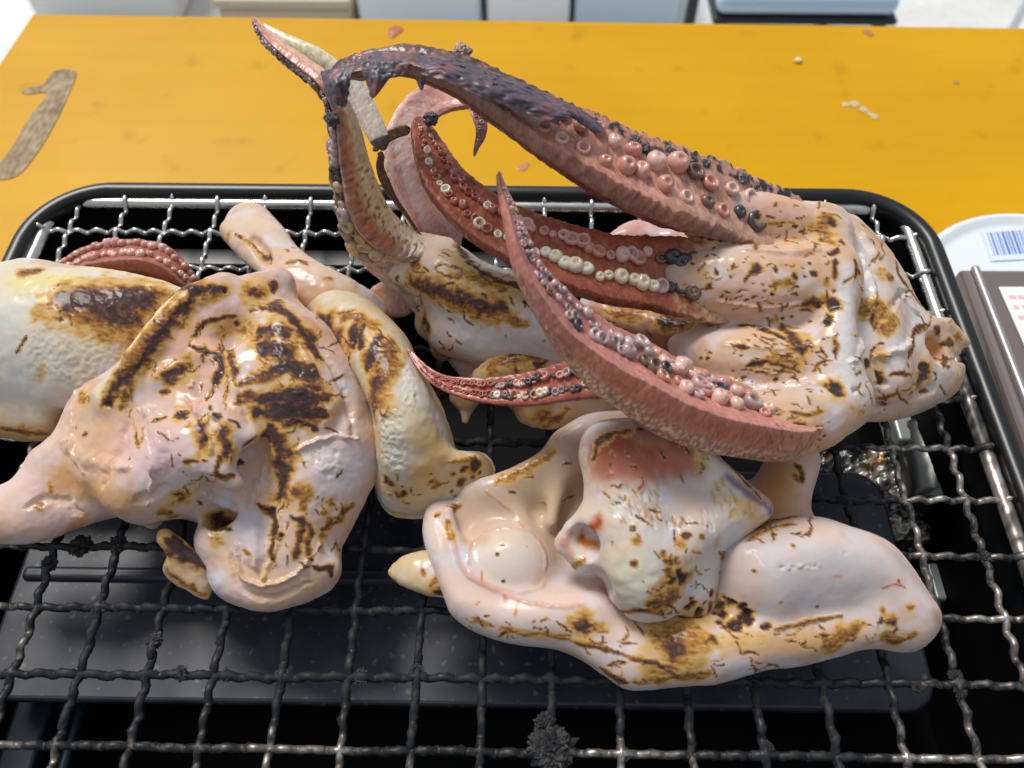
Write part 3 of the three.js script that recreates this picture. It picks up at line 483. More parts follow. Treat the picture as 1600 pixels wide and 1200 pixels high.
part(squid, 'side_lobe', body({
  base: [0.72, 0.60, 0.42], cell: 0.5, wrinkle: 0.12,
  prims: [
    slab([[470, 480], [515, 468], [560, 488], [610, 520], [640, 548], [665, 590], [692, 640], [704, 690], [708, 714], [735, 712], [753, 722], [757, 742], [738, 765], [690, 786], [632, 796], [600, 772], [585, 735], [570, 690], [540, 600], [500, 540]], [[540, 500, 16], [640, 640, 12], [650, 760, 7]], 17, 8, 22),
    rope([[622, 768, 8, 22], [680, 766, 8, 24], [736, 740, 10, 20]], 7),
    rope([[545, 500, 24, 26], [590, 560, 28, 30], [625, 640, 27, 34], [640, 700, 20, 30]], 12, 0.8),
  ],
  marks: [
    ...wisps(490, 620, 490, 640, 30, 22, 1.5, 56), ...wisps(600, 750, 740, 785, 12, 14, 0.3, 57),
    { p: [[612, 655], [614, 720]], w: 26, t: [[0.83, 0.8, 0.66]], s: 0.9, rip: 0.5 }, { p: [[632, 575], [640, 630]], w: 14, t: [[0.82, 0.82, 0.75]], s: 0.9, rip: 0.6 }, { p: [[658, 610], [650, 650]], w: 26, t: [[0.78, 0.76, 0.72]], s: 0.8 },
    { p: [[670, 700], [660, 760], [720, 745]], w: 34, t: [[0.6, 0.42, 0.2]], s: 0.55 }, { p: [[640, 640], [680, 700]], w: 30, t: [[0.7, 0.55, 0.3]], s: 0.5 },
    { p: [[500, 500], [530, 535]], w: 15, a: 0.86 }, { p: [[551, 508], [553, 542]], w: 8, a: 0.95 }, { p: [[568, 505], [562, 548]], w: 6, a: 0.9 }, { p: [[592, 525], [582, 552], [574, 575]], w: 9, a: 0.95 },
    { p: [[535, 490], [590, 512]], w: 12, a: 0.5 }, { p: [[612, 532], [600, 575], [588, 610], [584, 650]], w: 20, a: 0.56 }, { p: [[590, 588], [584, 602]], w: 11, a: 0.75 }, { p: [[606, 545], [598, 570]], w: 9, a: 0.62 },
    { p: [[600, 752], [607, 748]], w: 6, a: 0.8 }, { p: [[612, 756]], w: 5, a: 0.95 }, { p: [[631, 772]], w: 6, a: 1, d: 0.5 }, { p: [[618, 768], [624, 778]], w: 4, a: 0.7 }, { p: [[668, 758], [680, 750], [684, 756], [674, 764]], w: 4.5, a: 0.5 },
    { p: [[721, 750]], w: 7, a: 0.85 }, { p: [[709, 742]], w: 4, a: 0.8 }, { p: [[719, 735], [730, 732]], w: 4.5, a: 0.85 }, { p: [[737, 728], [748, 722]], w: 8, a: 0.95 }, { p: [[751, 738]], w: 4, a: 0.9 }, { p: [[738, 746]], w: 3.5, a: 0.85 }, { p: [[707, 768]], w: 2.5, a: 1 },
    { p: [[700, 722], [725, 718], [745, 712]], w: 3, a: 0.5, d: -0.4 },
  ],
}), M.flesh);
part(squid, 'fin_strip', body({
  base: [0.72, 0.58, 0.46], cell: 0.5, wrinkle: 0.1,
  prims: [
    rope([[388, 348, 12, 36], [410, 375, 14, 38], [440, 410, 17, 36], [480, 445, 18, 40], [530, 470, 16, 42], [575, 490, 12, 34]], 4, 0.75),
    rope([[362, 362, 13, 17], [385, 388, 15, 16], [412, 412, 17, 14], [428, 430, 18, 14]], 2.5),
    cut(rope([[396, 374, 19, 5], [412, 396, 20, 9], [424, 414, 20, 6]], 2)),
    slab([[430, 430], [500, 420], [560, 460], [582, 480], [575, 510], [520, 520], [450, 500]], 12, 9, 8, 12),
  ],
  marks: [
    { p: [[385, 345], [430, 350]], w: 34, t: [[0.76, 0.66, 0.54]], s: 0.6 }, { p: [[470, 470], [520, 480]], w: 40, t: [[0.66, 0.4, 0.22]], s: 0.75 }, { p: [[370, 366], [398, 388], [420, 410]], w: 3, a: 0.62, d: -0.7, g: 0.1 },
    { p: [[412, 400], [424, 412]], w: 5, a: 0.8, g: 0.2 }, { p: [[455, 384], [462, 387]], w: 4, a: 0.6 }, { p: [[445, 390], [452, 392]], w: 3, a: 0.45 }, { p: [[446, 413], [456, 408], [470, 408], [480, 415]], w: 4, a: 0.55 }, { p: [[462, 412]], w: 7, t: [[0.85, 0.83, 0.78]], d: 0.4 }, { p: [[511, 436]], w: 5, a: 0.55 },
    { p: [[356, 372]], w: 6, a: 0.4 }, { p: [[525, 480], [560, 490]], w: 5, a: 0.5 },
  ],
}), M.flesh);
const leftBody = body({
  base: [0.73, 0.575, 0.49], cell: 0.45, wrinkle: 0.2,
  prims: [
    slab([[342, 905], [360, 930], [420, 945], [480, 928], [516, 905], [520, 862], [560, 785], [584, 730], [580, 680], [560, 600], [528, 540], [480, 490], [446, 436], [400, 452], [350, 442], [300, 440], [250, 462], [205, 498], [165, 555], [128, 600], [100, 645], [85, 700], [70, 740], [130, 800], [200, 800], [240, 825], [268, 805], [318, 822], [340, 862]], [[400, 470, 22], [110, 700, 9], [450, 900, 5]], 9, 7, 11),
    rope([[350, 450, 33, 24], [300, 470, 35, 24], [258, 512, 34, 24], [218, 564, 31, 24], [174, 620, 25, 22]], 5), rope([[400, 470, 28, 30], [340, 500, 27, 34], [290, 550, 26, 34], [250, 610, 24, 34]], 6), rope([[320, 545, 27, 30], [305, 590, 27, 32], [290, 635, 24, 30]], 6), rope([[380, 560, 31, 10], [372, 620, 30, 10], [392, 680, 28, 9]], 3), rope([[250, 650, 25, 7], [262, 700, 24, 9], [252, 750, 20, 8]], 3), rope([[455, 705, 22, 9], [515, 686, 21, 9], [560, 690, 19, 8]], 3), rope([[180, 690, 19, 9], [150, 740, 17, 10]], 4),
    rope([[440, 440, 28, 14], [380, 470, 31, 14], [330, 500, 31, 14], [300, 545, 30, 12], [338, 560, 31, 11], [343, 590, 30, 12], [328, 622, 28, 12]], 5),
    slab([[400, 495], [440, 478], [490, 500], [535, 550], [560, 612], [572, 680], [556, 705], [500, 712], [450, 720], [420, 690], [380, 660], [368, 600], [385, 540]], [[450, 500, 26], [540, 650, 21], [430, 700, 22]], 12, 12, 17, 6),
    slab([[448, 715], [520, 690], [565, 690], [584, 730], [560, 785], [522, 860], [508, 905], [484, 880], [462, 850], [440, 790]], [[550, 710, 17], [450, 760, 17], [500, 890, 7]], 10, 10, 15, 4),
    rope([[285, 645, 27, 16], [300, 690, 28, 22], [318, 720, 27, 20]], 4), rope([[338, 645, 29, 14], [352, 690, 29, 18], [350, 735, 27, 18], [372, 760, 24, 14]], 4),
    slab([[132, 622], [200, 600], [270, 620], [310, 700], [318, 770], [270, 806], [200, 798], [135, 780], [105, 730]], [[200, 620, 18], [290, 760, 17], [120, 750, 11]], 9, 8, 13, 6),
    rope([[200, 770, 19, 26], [270, 720, 23, 30], [330, 690, 25, 24]], 10),
    rope([[-50, 800, 7, 42], [30, 806, 9, 44], [90, 800, 9, 34], [128, 796, 9, 14]], 6, 0.8), rope([[80, 730, 12, 30], [60, 780, 9, 36]], 8),
    rope([[342, 852, 6, 26], [362, 905, 6, 26], [420, 926, 6, 24], [478, 905, 6, 22], [508, 886, 8, 14]], 5), rope([[500, 890, 8, 10], [516, 888, 9, 10]], 2),
    egg(340, 846, 9, 4.6, 4, 5, 0.2, 3),
    rope([[435, 810, 16, 12], [436, 850, 12, 10], [430, 885, 8, 9]], 4),
    cut(egg(395, 830, 19, 5.2, 4.5, 10, 0.1, 5)), cut(egg(344, 806, 13, 4.4, 9, 2.8, 0.1, 1.5)),
    egg(270, 588, 29, 5.2, 3.4, 3.2, 0.55, 1.5), egg(400, 450, 28, 5, 4, 3.4, 0.6, 2), egg(430, 445, 27, 3, 4, 4.6, 0.3, 2),
    cut(rope([[560, 610, 28, 5], [500, 700, 27, 5], [440, 760, 26, 5]], 3)),
  ],
  marks: [
    ...wisps(385, 520, 490, 720, 40, 26, 0, 51), ...wisps(300, 370, 500, 740, 26, 22, 1.3, 52), ...wisps(170, 340, 440, 620, 22, 22, 2.2, 53), ...wisps(420, 540, 730, 880, 26, 18, 1.4, 54), ...wisps(240, 340, 640, 820, 14, 16, 0.8, 55),
    { p: [[130, 660], [180, 700], [110, 720]], w: 60, t: [[0.7, 0.48, 0.33]], s: 0.75 }, { p: [[101, 755], [140, 770], [190, 780]], w: 30, t: [[0.6, 0.34, 0.15]], s: 0.8 }, { p: [[200, 690], [240, 720]], w: 40, t: [[0.78, 0.56, 0.52]], s: 0.8 }, { p: [[370, 470], [310, 490], [260, 560]], w: 26, t: [[0.74, 0.48, 0.4]], s: 0.85 }, { p: [[300, 520], [330, 590], [280, 640]], w: 40, t: [[0.74, 0.47, 0.38]], s: 0.75 }, { p: [[400, 450], [300, 490]], w: 20, t: [[0.8, 0.58, 0.54]], s: 0.7 }, { p: [[320, 480], [380, 463]], w: 14, t: [[0.84, 0.7, 0.68]], s: 0.7 },
    { p: [[520, 720], [550, 740]], w: 40, t: [MILK], s: 0.7 }, { p: [[390, 860], [400, 820]], w: 34, t: [[0.7, 0.66, 0.68]], s: 0.8 }, { p: [[270, 760], [310, 730], [370, 690]], w: 30, t: [[0.72, 0.67, 0.67]], s: 0.6 }, { p: [[400, 930], [480, 920], [340, 880]], w: 24, t: [[0.7, 0.5, 0.32]], s: 0.7 }, { p: [[20, 760], [50, 820], [100, 800]], w: 40, t: [[0.8, 0.62, 0.54]], s: 0.7 }, { p: [[110, 830], [130, 810]], w: 14, t: [[0.62, 0.33, 0.14]], s: 0.8 },
    { p: [[262, 470], [225, 512], [190, 565], [160, 605]], w: 26, t: [[0.82, 0.78, 0.58]], s: 0.85 },
    { p: [[330, 447], [300, 466], [277, 489], [262, 507], [240, 537], [221, 567], [202, 586], [180, 605], [163, 630]], w: 9, a: 0.92, d: 0.3 }, { p: [[285, 468], [250, 505], [215, 555], [180, 592]], w: 17, a: 0.5 }, { p: [[262, 457], [300, 448], [345, 452]], w: 13, a: 0.82 }, { p: [[352, 457]], w: 5, a: 1, d: 0.8, g: 0.1 }, { p: [[167, 634], [172, 628]], w: 4.5, a: 1, d: 0.5, g: 0.15 }, { p: [[125, 612], [130, 622], [140, 625]], w: 8, a: 0.48 }, { p: [[195, 610], [188, 640]], w: 6, a: 0.6 }, { p: [[205, 600], [200, 650]], w: 2.2, a: 0.6, d: -0.4 },
    { p: [[258, 592], [272, 584], [288, 574]], w: 11, a: 0.86, d: 0.5 }, { p: [[250, 613], [265, 612]], w: 5, a: 0.7 }, { p: [[292, 567], [300, 575]], w: 5, a: 0.7 },
    { p: [[296, 541], [311, 509], [337, 498], [370, 492]], w: 4, a: 0.9, d: -0.3 }, { p: [[296, 541], [319, 547], [337, 556], [345, 575], [336, 597], [327, 620]], w: 6, a: 0.98, d: 0.5 }, { p: [[349, 522], [360, 555], [367, 590]], w: 6.5, a: 0.72 }, { p: [[338, 520], [345, 550], [352, 580], [350, 630]], w: 4, a: 0.45 }, { p: [[371, 502]], w: 6, a: 1, d: 0.5, g: 0.1 }, { p: [[345, 515], [388, 512]], w: 16, a: 0.3 },
    { p: [[400, 451], [392, 462]], w: 11, a: 0.88 }, { p: [[429, 440], [428, 456]], w: 6, a: 0.9 }, { p: [[414, 448], [412, 462]], w: 4, a: 0.4 }, { p: [[432, 468], [440, 474]], w: 6, a: 0.62 },
    { p: [[394, 487], [431, 481], [461, 504], [484, 530], [497, 560]], w: 9, a: 0.9 }, { p: [[405, 516], [452, 524]], w: 13, a: 0.95 }, { p: [[408, 540], [430, 545], [456, 556]], w: 14, a: 0.98 }, { p: [[385, 515], [400, 530]], w: 14, a: 0.28 }, { p: [[428, 574], [470, 577], [495, 590]], w: 14, a: 0.95 }, { p: [[372, 598], [400, 592], [430, 590]], w: 8, a: 0.62 }, { p: [[410, 582], [440, 586]], w: 5, a: 0.75 }, { p: [[480, 603], [506, 607]], w: 7, a: 0.85 }, { p: [[366, 626], [390, 618], [415, 626]], w: 9, a: 0.58 }, { p: [[405, 625], [450, 620], [508, 622]], w: 13, a: 0.95 }, { p: [[400, 645], [440, 641], [505, 644]], w: 13, a: 0.98 },
    { p: [[424, 668], [436, 700], [441, 740], [439, 780]], w: 14, a: 0.85 }, { p: [[450, 660], [497, 664]], w: 7, a: 0.82 }, { p: [[430, 655], [470, 655]], w: 8, a: 0.8 }, { p: [[497, 668], [488, 672]], w: 3.5, a: 1 }, { p: [[430, 690], [446, 715]], w: 16, a: 0.3 },
    { p: Z5([610, 490], [650, 500], [660, 560]), w: 9, a: 0.55 }, { p: Z5([740, 580]), w: 7, a: 0.58 }, { p: Z5([790, 540]), w: 7, a: 0.52 }, { p: Z5([870, 555], [830, 590], [790, 630], [740, 660]), w: 8, a: 0.58 }, { p: Z5([740, 690]), w: 5, a: 0.5 },
    { p: Z5([460, 545], [505, 570], [522, 620], [520, 680], [505, 760]), w: 5.5, a: 0.88 }, { p: Z5([500, 740], [520, 800]), w: 5, a: 0.8 }, { p: Z5([545, 690]), w: 6, a: 1, d: 0.7, g: 0.1 }, { p: Z5([600, 600], [650, 640], [635, 700], [612, 790]), w: 6, a: 0.82 }, { p: Z5([660, 630], [690, 660], [670, 740], [690, 800]), w: 3.6, a: 0.75 }, { p: Z5([690, 825], [720, 838], [770, 832], [778, 880]), w: 4, a: 0.97 },
    { p: [[478, 708], [505, 715], [520, 730]], w: 22, rip: 0.5 }, { p: [[524, 708]], w: 8, t: [[0.86, 0.84, 0.82]], d: 0.5 }, { p: [[514, 742]], w: 9, t: [[0.86, 0.84, 0.82]], d: 0.5 }, { p: [[490, 715]], w: 7, t: [[0.86, 0.84, 0.82]], d: 0.4 }, { p: [[470, 660], [520, 655]], w: 12, rip: 0.5 },
    { p: [[277, 643], [288, 650]], w: 8, a: 0.96, d: 0.4 }, { p: [[244, 665], [260, 652]], w: 5, a: 0.7 }, { p: [[290, 665], [300, 662]], w: 5, a: 0.45 }, { p: [[312, 660], [318, 690], [312, 705]], w: 8, a: 0.78 }, { p: [[336, 646], [340, 655]], w: 6, a: 0.95 }, { p: [[345, 665], [352, 690], [358, 715]], w: 8, a: 0.78 }, { p: [[375, 720], [372, 728]], w: 6.5, a: 0.98, d: 0.5 }, { p: [[345, 715], [336, 738], [345, 745], [370, 745]], w: 5, a: 0.8 }, { p: [[330, 640], [322, 620]], w: 3, a: 0.9 }, { p: [[380, 700], [388, 690], [402, 680]], w: 2, a: 0.8 }, { p: [[268, 710], [270, 730]], w: 1.6, a: 0.85, g: 0.1 }, { p: [[290, 722], [312, 722]], w: 5, a: 0.6 },
    { p: [[131, 680], [135, 676]], w: 4, a: 0.88, g: 0.15 }, { p: [[118, 669]], w: 2, a: 0.9 }, { p: [[110, 690]], w: 2, a: 0.6 }, { p: [[165, 748], [172, 742]], w: 4, a: 0.42 }, { p: [[212, 678], [216, 700]], w: 3, a: 0.6 }, { p: [[201, 716]], w: 2, a: 0.9 }, { p: [[283, 779]], w: 16, a: 0.34 }, { p: [[282, 780]], w: 5, a: 0.78 }, { p: [[245, 806], [262, 800], [275, 810]], w: 9, a: 0.55 }, { p: [[60, 787], [62, 795]], w: 7, a: 0.48 }, { p: [[110, 780]], w: 9, t: [[0.86, 0.8, 0.6]], d: 0.6 }, { p: [[75, 750], [82, 770]], w: 3, a: 0.4 },
    { p: [[330, 836], [346, 850]], w: 10, a: 0.38 }, { p: [[325, 826], [350, 826], [362, 830]], w: 5, a: 0.85 }, { p: [[344, 812]], w: 16, a: 1 }, { p: [[50, 850], [85, 858]], w: 5, a: 0.4 }, { p: [[398, 868], [380, 860]], w: 2, a: 0.6 }, { p: [[230, 660], [215, 700], [208, 660]], w: 4, a: 0.3 },
    { p: [[405, 760], [396, 830], [400, 880]], w: 24, d: -1.6 }, { p: [[462, 706], [512, 684], [560, 684]], w: 5, d: -1 }, { p: [[230, 640], [250, 690], [240, 740]], w: 22, d: -1.3 }, { p: [[200, 620], [190, 700], [160, 760]], w: 14, d: 1 }, { p: [[300, 600], [310, 650]], w: 12, d: -1.2 }, { p: [[420, 480], [380, 520], [372, 600], [400, 690]], w: 6, d: 0.8 }, { p: [[500, 540], [540, 620], [552, 680]], w: 9, d: 0.8 }, { p: [[470, 540], [500, 600], [520, 660]], w: 6, d: -0.5 }, { p: [[320, 770], [360, 790], [430, 790]], w: 12, d: -1.2 }, { p: [[100, 690], [140, 720], [200, 730]], w: 16, d: -0.9 }, { p: [[260, 760], [210, 785]], w: 10, d: 0.8 }, { p: [[40, 790], [90, 780], [125, 800]], w: 10, d: 0.8 },
    { p: [[240, 700], [290, 700]], w: 50, t: [[0.78, 0.62, 0.6]], s: 0.6 }, { p: [[470, 770], [540, 720]], w: 46, t: [[0.8, 0.7, 0.69]], s: 0.7 }, { p: [[330, 660], [330, 720]], w: 34, t: [[0.76, 0.7, 0.69]], s: 0.7 },
    { p: [[372, 850], [378, 900], [420, 915], [470, 890], [500, 850]], w: 5, d: -1.3 }, { p: [[360, 870], [380, 920], [430, 934], [485, 910]], w: 8, d: 0.8 }, { p: [[440, 800], [434, 850], [410, 905]], w: 3, d: -0.8, a: 0.16 }, { p: [[120, 610], [112, 680], [130, 740]], w: 5, d: -0.7 }, { p: [[290, 620], [330, 700], [300, 770]], w: 5, d: -0.9 }, { p: [[215, 640], [240, 720], [230, 790]], w: 4, d: -0.7 },
    { p: [[415, 700], [408, 760], [402, 800]], w: 2.4, d: -0.6, a: 0.1 }, { p: [[430, 880], [400, 920]], w: 2, d: -0.6, a: 0.25 }, { p: [[550, 560], [572, 640], [575, 690]], w: 14, t: [[0.74, 0.52, 0.42]], s: 0.6 },
  ],
});
part(squid, 'crumpled_body', leftBody, M.flesh);
part(squid, 'charred_flap', body({
  base: [0.76, 0.58, 0.44], cell: 0.45, wrinkle: 0.3,
  prims: [slab([[250, 830], [275, 838], [300, 860], [318, 880], [342, 884], [336, 910], [324, 938], [296, 925], [262, 905], [254, 885], [262, 868]], [[260, 850, 9], [330, 890, 6], [280, 920, 3]], 3.2, 3, 4.5, 2), rope([[258, 842, 11, 12], [290, 868, 9, 9], [330, 886, 8, 8]], 2)],
  marks: [{ p: [[262, 842], [285, 862], [312, 876]], w: 14, a: 1.05, g: 0.3 }, { p: [[312, 868], [330, 886]], w: 8, a: 1.1 }, { p: [[258, 885], [285, 910], [322, 930]], w: 5, a: 0.5 }, { p: [[300, 915]], w: 4, a: 0.7 }, { p: [[258, 870]], w: 8, a: 0.4 }],
}), M.flesh);
// ---------------------------------------------------------------- front right: a cut squid body lying open like a cup
const cup = thing('squid', 'pale open squid body with a smooth egg shaped lump, in front below the arms', 'squid', at(1050, 880, 0));
const Z6 = (...a) => a.map(([x, y]) => [600 + x / 2.5, 600 + y / 2.5]), Z7 = (...a) => a.map(([x, y]) => [1000 + x / 2.667, 650 + y / 2.667]);
const beads = (x, y, r, n, w, sd) => { seed = sd; return Array.from({ length: n }, () => { const a = rr(0, 6.3), q = r * Math.sqrt(rnd()); return { p: [[x + Math.cos(a) * q, y + Math.sin(a) * q * 0.8]], w: rr(0.6, 1.2) * w, a: 1.05, d: rr(0.4, 0.9), g: 0.15 }; }); };
const rods = (x0, y0, x1, y1, n, l, w, ang, t, d, sd) => { seed = sd; return Array.from({ length: n }, () => { const x = rr(x0, x1), y = rr(y0, y1), a = ang + rr(-0.3, 0.3), q = l * rr(0.6, 1.2); return { p: [[x, y], [x + Math.cos(a) * q, y + Math.sin(a) * q]], w, t: [t], s: 0.95, d: d * rr(0.6, 1.3) }; }); };
part(cup, 'cup_body', body({
  base: [0.76, 0.64, 0.57], cell: 0.45, wrinkle: 0.05, fold: 0.35,
  prims: [
    slab([[668, 815], [690, 782], [740, 757], [800, 735], [855, 712], [868, 690], [900, 662], [950, 642], [1020, 645], [1100, 690], [1200, 790], [1260, 812], [1330, 830], [1390, 860], [1430, 922], [1450, 965], [1420, 992], [1380, 998], [1340, 1000], [1290, 1020], [1240, 1035], [1180, 1035], [1120, 1058], [1080, 1060], [990, 1068], [950, 1048], [905, 1018], [850, 1000], [790, 990], [742, 975], [722, 950], [692, 890], [672, 850]], 4.5, 5.5, 6, 10),
    rope([[688, 806, 10, 20], [686, 838, 11, 22], [706, 885, 11, 26], [730, 930, 10, 28], [775, 950, 9, 30], [840, 960, 10, 30], [930, 955, 11, 32]], 6),
    rope([[735, 765, 12, 9], [800, 748, 15, 9], [855, 720, 17, 10], [885, 685, 18, 12], [940, 660, 18, 14], [1000, 655, 16, 16]], 6),
    rope([[770, 790, 9, 16], [830, 760, 13, 22], [900, 720, 14, 26], [920, 690, 15, 22]], 8),
    cut(egg(850, 790, 24, 13, 10, 12, 0.4, 6)), cut(egg(790, 860, 24, 15, 10, 12, 0.2, 6)),
    egg(798, 874, 9.5, 9.8, 6.5, 8, 0.1, 5),
    slab([[1122, 868], [1180, 828], [1260, 806], [1330, 822], [1390, 853], [1432, 920], [1453, 966], [1410, 985], [1370, 968], [1310, 968], [1240, 976], [1200, 984], [1140, 945]], [[1200, 830, 15], [1200, 960, 11], [1400, 900, 9]], 12, 10, 18, 7),
    rope([[760, 765, 13, 8], [798, 790, 12, 10], [822, 826, 12, 7]], 3), rope([[880, 690, 17, 8], [874, 750, 15, 9], [862, 815, 13, 8]], 4), rope([[700, 800, 14, 7], [712, 845, 13, 8], [742, 902, 12, 9], [810, 940, 11, 9], [890, 950, 11, 8]], 2.5),
    rope([[1376, 965, 8, 26], [1415, 975, 7, 22]], 6),
    rope([[1080, 1010, 8, 40], [1140, 1010, 8, 32], [1230, 1000, 8, 30], [1300, 990, 8, 26], [1350, 980, 8, 20]], 4),
    slab([[720, 950], [780, 945], [860, 940], [960, 960], [1100, 975], [1200, 992], [1180, 1035], [1120, 1058], [1080, 1060], [990, 1070], [950, 1050], [880, 1006], [790, 990]], 8, 6, 8, 9, 4),
    rope([[880, 985, 8, 14], [940, 1015, 8, 14], [990, 1045, 7, 16], [1060, 1045, 7, 12]], 3),
    rope([[1240, 720, 10, 40], [1225, 760, 9, 42], [1210, 800, 8, 40]], 5),
  ],
  marks: [
    ...wisps(860, 1200, 960, 1060, 44, 30, 0.1, 61), ...wisps(1130, 1270, 812, 850, 10, 30, -0.4, 62), ...wisps(1200, 1400, 965, 1010, 18, 22, 0, 63), ...wisps(720, 860, 960, 995, 14, 16, 0.3, 64), ...wisps(700, 880, 720, 800, 8, 20, -0.4, 65),
    { p: [[760, 790], [830, 765], [890, 790], [860, 840]], w: 60, t: [[0.52, 0.4, 0.29]], s: 0.85 }, { p: [[860, 740], [900, 790], [850, 780]], w: 55, t: [[0.58, 0.46, 0.33]], s: 0.8 }, { p: [[900, 690], [950, 660], [1000, 655]], w: 26, t: [[0.6, 0.45, 0.34]], s: 0.8 }, { p: [[720, 800], [770, 800]], w: 35, t: [[0.66, 0.52, 0.42]], s: 0.8 },
    { p: [[795, 868]], w: 60, t: [[0.8, 0.72, 0.62]], s: 0.85 }, { p: [[700, 900], [760, 950], [900, 940]], w: 22, t: [[0.82, 0.66, 0.57]], s: 0.8 },
    { p: Z6([330, 700], [345, 620], [450, 565], [580, 590], [630, 680], [620, 790], [520, 815], [400, 780], [335, 735]), w: 4, t: [[0.66, 0.36, 0.28]], s: 0.42, d: -0.35 },
    { p: Z6([250, 530], [270, 620], [310, 730], [420, 800], [560, 850], [700, 870], [880, 850]), w: 4, t: [[0.66, 0.3, 0.2]], s: 0.5, d: -0.4 }, { p: Z6([245, 530], [262, 610]), w: 5, a: 0.42 },
    { p: Z6([430, 390], [560, 330], [660, 265]), w: 9, a: 0.44 }, { p: Z6([270, 470], [290, 480], [200, 520]), w: 4, a: 0.75 }, { p: Z6([400, 420], [480, 480], [540, 560]), w: 3, t: [[0.6, 0.36, 0.24]], s: 0.7, d: -0.3 },
    { p: Z6([455, 630], [480, 626]), w: 2.2, a: 1.05, g: 0.1 }, { p: Z6([440, 664]), w: 2, a: 1.05, g: 0.1 }, { p: Z6([458, 776], [466, 766]), w: 2, a: 1.05, g: 0.1 }, { p: Z6([560, 636]), w: 1.4, a: 0.9, g: 0.1 },
    { p: Z6([380, 730], [385, 775]), w: 1.6, t: [[0.6, 0.15, 0.06]], s: 0.9 }, { p: Z6([360, 860], [372, 850]), w: 2, t: [[0.6, 0.15, 0.06]], s: 0.9 }, { p: Z6([510, 900], [524, 850]), w: 3, t: [[0.6, 0.22, 0.08]], s: 0.9 }, { p: Z6([470, 830], [480, 850]), w: 4, t: [[0.65, 0.2, 0.1]], s: 0.8 },
    { p: [[1190, 880], [1280, 900], [1340, 900]], w: 90, t: [[0.74, 0.69, 0.67]], s: 0.75 }, { p: [[1150, 880], [1160, 920]], w: 40, t: [[0.74, 0.6, 0.5]], s: 0.7 },
    { p: [[1124, 845], [1169, 826], [1225, 811], [1272, 811]], w: 4.5, a: 0.6, d: -0.5 }, { p: [[1165, 846], [1206, 826], [1244, 820]], w: 3.2, a: 0.62, d: -0.4 }, { p: [[1180, 832], [1240, 816]], w: 8, a: 0.2 },
    { p: [[1210, 984], [1262, 971], [1315, 961]], w: 2.4, a: 0.6, d: -0.6 }, { p: [[1290, 1010], [1320, 996], [1345, 980]], w: 15, a: 0.5 }, { p: [[1150, 1010], [1250, 1005], [1300, 1000]], w: 24, t: [[0.68, 0.4, 0.18]], s: 0.75 }, { p: [[1120, 1000], [1200, 1000]], w: 10, a: 0.18 },
    { p: [[1390, 976], [1396, 968]], w: 10, a: 0.8 }, { p: [[1379, 954]], w: 5, a: 0.72 }, { p: [[1425, 950]], w: 6, a: 0.55 }, { p: [[1380, 995], [1400, 1003], [1430, 992]], w: 9, a: 0.5 }, { p: [[1378, 920], [1398, 913], [1414, 918]], w: 2.2, t: [[0.55, 0.08, 0.05]], s: 0.95 }, { p: [[1304, 901], [1314, 902]], w: 4, t: [[0.7, 0.3, 0.25]], s: 0.7 }, { p: [[1404, 907]], w: 2, a: 1 }, { p: [[1178, 892]], w: 2, a: 1 }, { p: [[1277, 947]], w: 2.2, a: 1 }, { p: [[1220, 942]], w: 1.8, a: 0.9 }, { p: [[1239, 853]], w: 1.8, a: 0.9 },
    { p: [[1179, 863], [1192, 882]], w: 2, t: [[0.88, 0.86, 0.84]], d: 0.2 }, { p: [[1215, 887], [1280, 884]], w: 3.5, rip: 0.6 }, { p: [[1228, 853], [1246, 855]], w: 3, rip: 0.6 }, { p: [[1312, 862], [1330, 865]], w: 3, rip: 0.5 },
    { p: [[1050, 1024], [1060, 1012]], w: 16, a: 0.85 }, { p: [[1030, 1000], [1080, 990], [1060, 1030]], w: 34, a: 0.4 }, { p: [[900, 977], [920, 980]], w: 11, a: 0.85 }, { p: [[925, 972], [945, 984]], w: 6, a: 0.4 }, { p: [[780, 982], [850, 992], [890, 994]], w: 5, a: 0.46 }, { p: [[738, 966], [770, 980]], w: 4, a: 0.5 }, { p: [[940, 1046], [980, 1068]], w: 6, a: 0.75 }, { p: [[870, 996], [940, 1012], [1000, 1030], [1060, 1044]], w: 3, a: 0.62, d: -0.4 }, { p: [[990, 1066], [1060, 1060], [1110, 1052]], w: 7, a: 0.5 }, { p: [[1006, 1040], [1020, 1030], [1040, 1048]], w: 2.4, a: 0.75 }, { p: [[1100, 1008], [1112, 996], [1120, 1004]], w: 3, a: 0.7 }, { p: [[940, 1030], [975, 1028]], w: 12, t: [[0.66, 0.6, 0.6]], s: 0.8 }, { p: [[1010, 1050], [1070, 1054]], w: 14, a: 0.3 },
    { p: [[1240, 740], [1250, 755]], w: 6, a: 0.5 }, { p: [[1243, 722], [1252, 738], [1254, 752]], w: 5, a: 0.85, d: 0.3 }, { p: [[1220, 740], [1215, 790]], w: 40, t: [[0.62, 0.35, 0.16]], s: 0.8 },
    ...beads(1145, 958, 34, 22, 6, 5), ...beads(1080, 955, 22, 7, 6, 9), { p: [[1190, 981], [1205, 980]], w: 6, a: 1, d: 0.5 },
  ],
}), M.flesh);
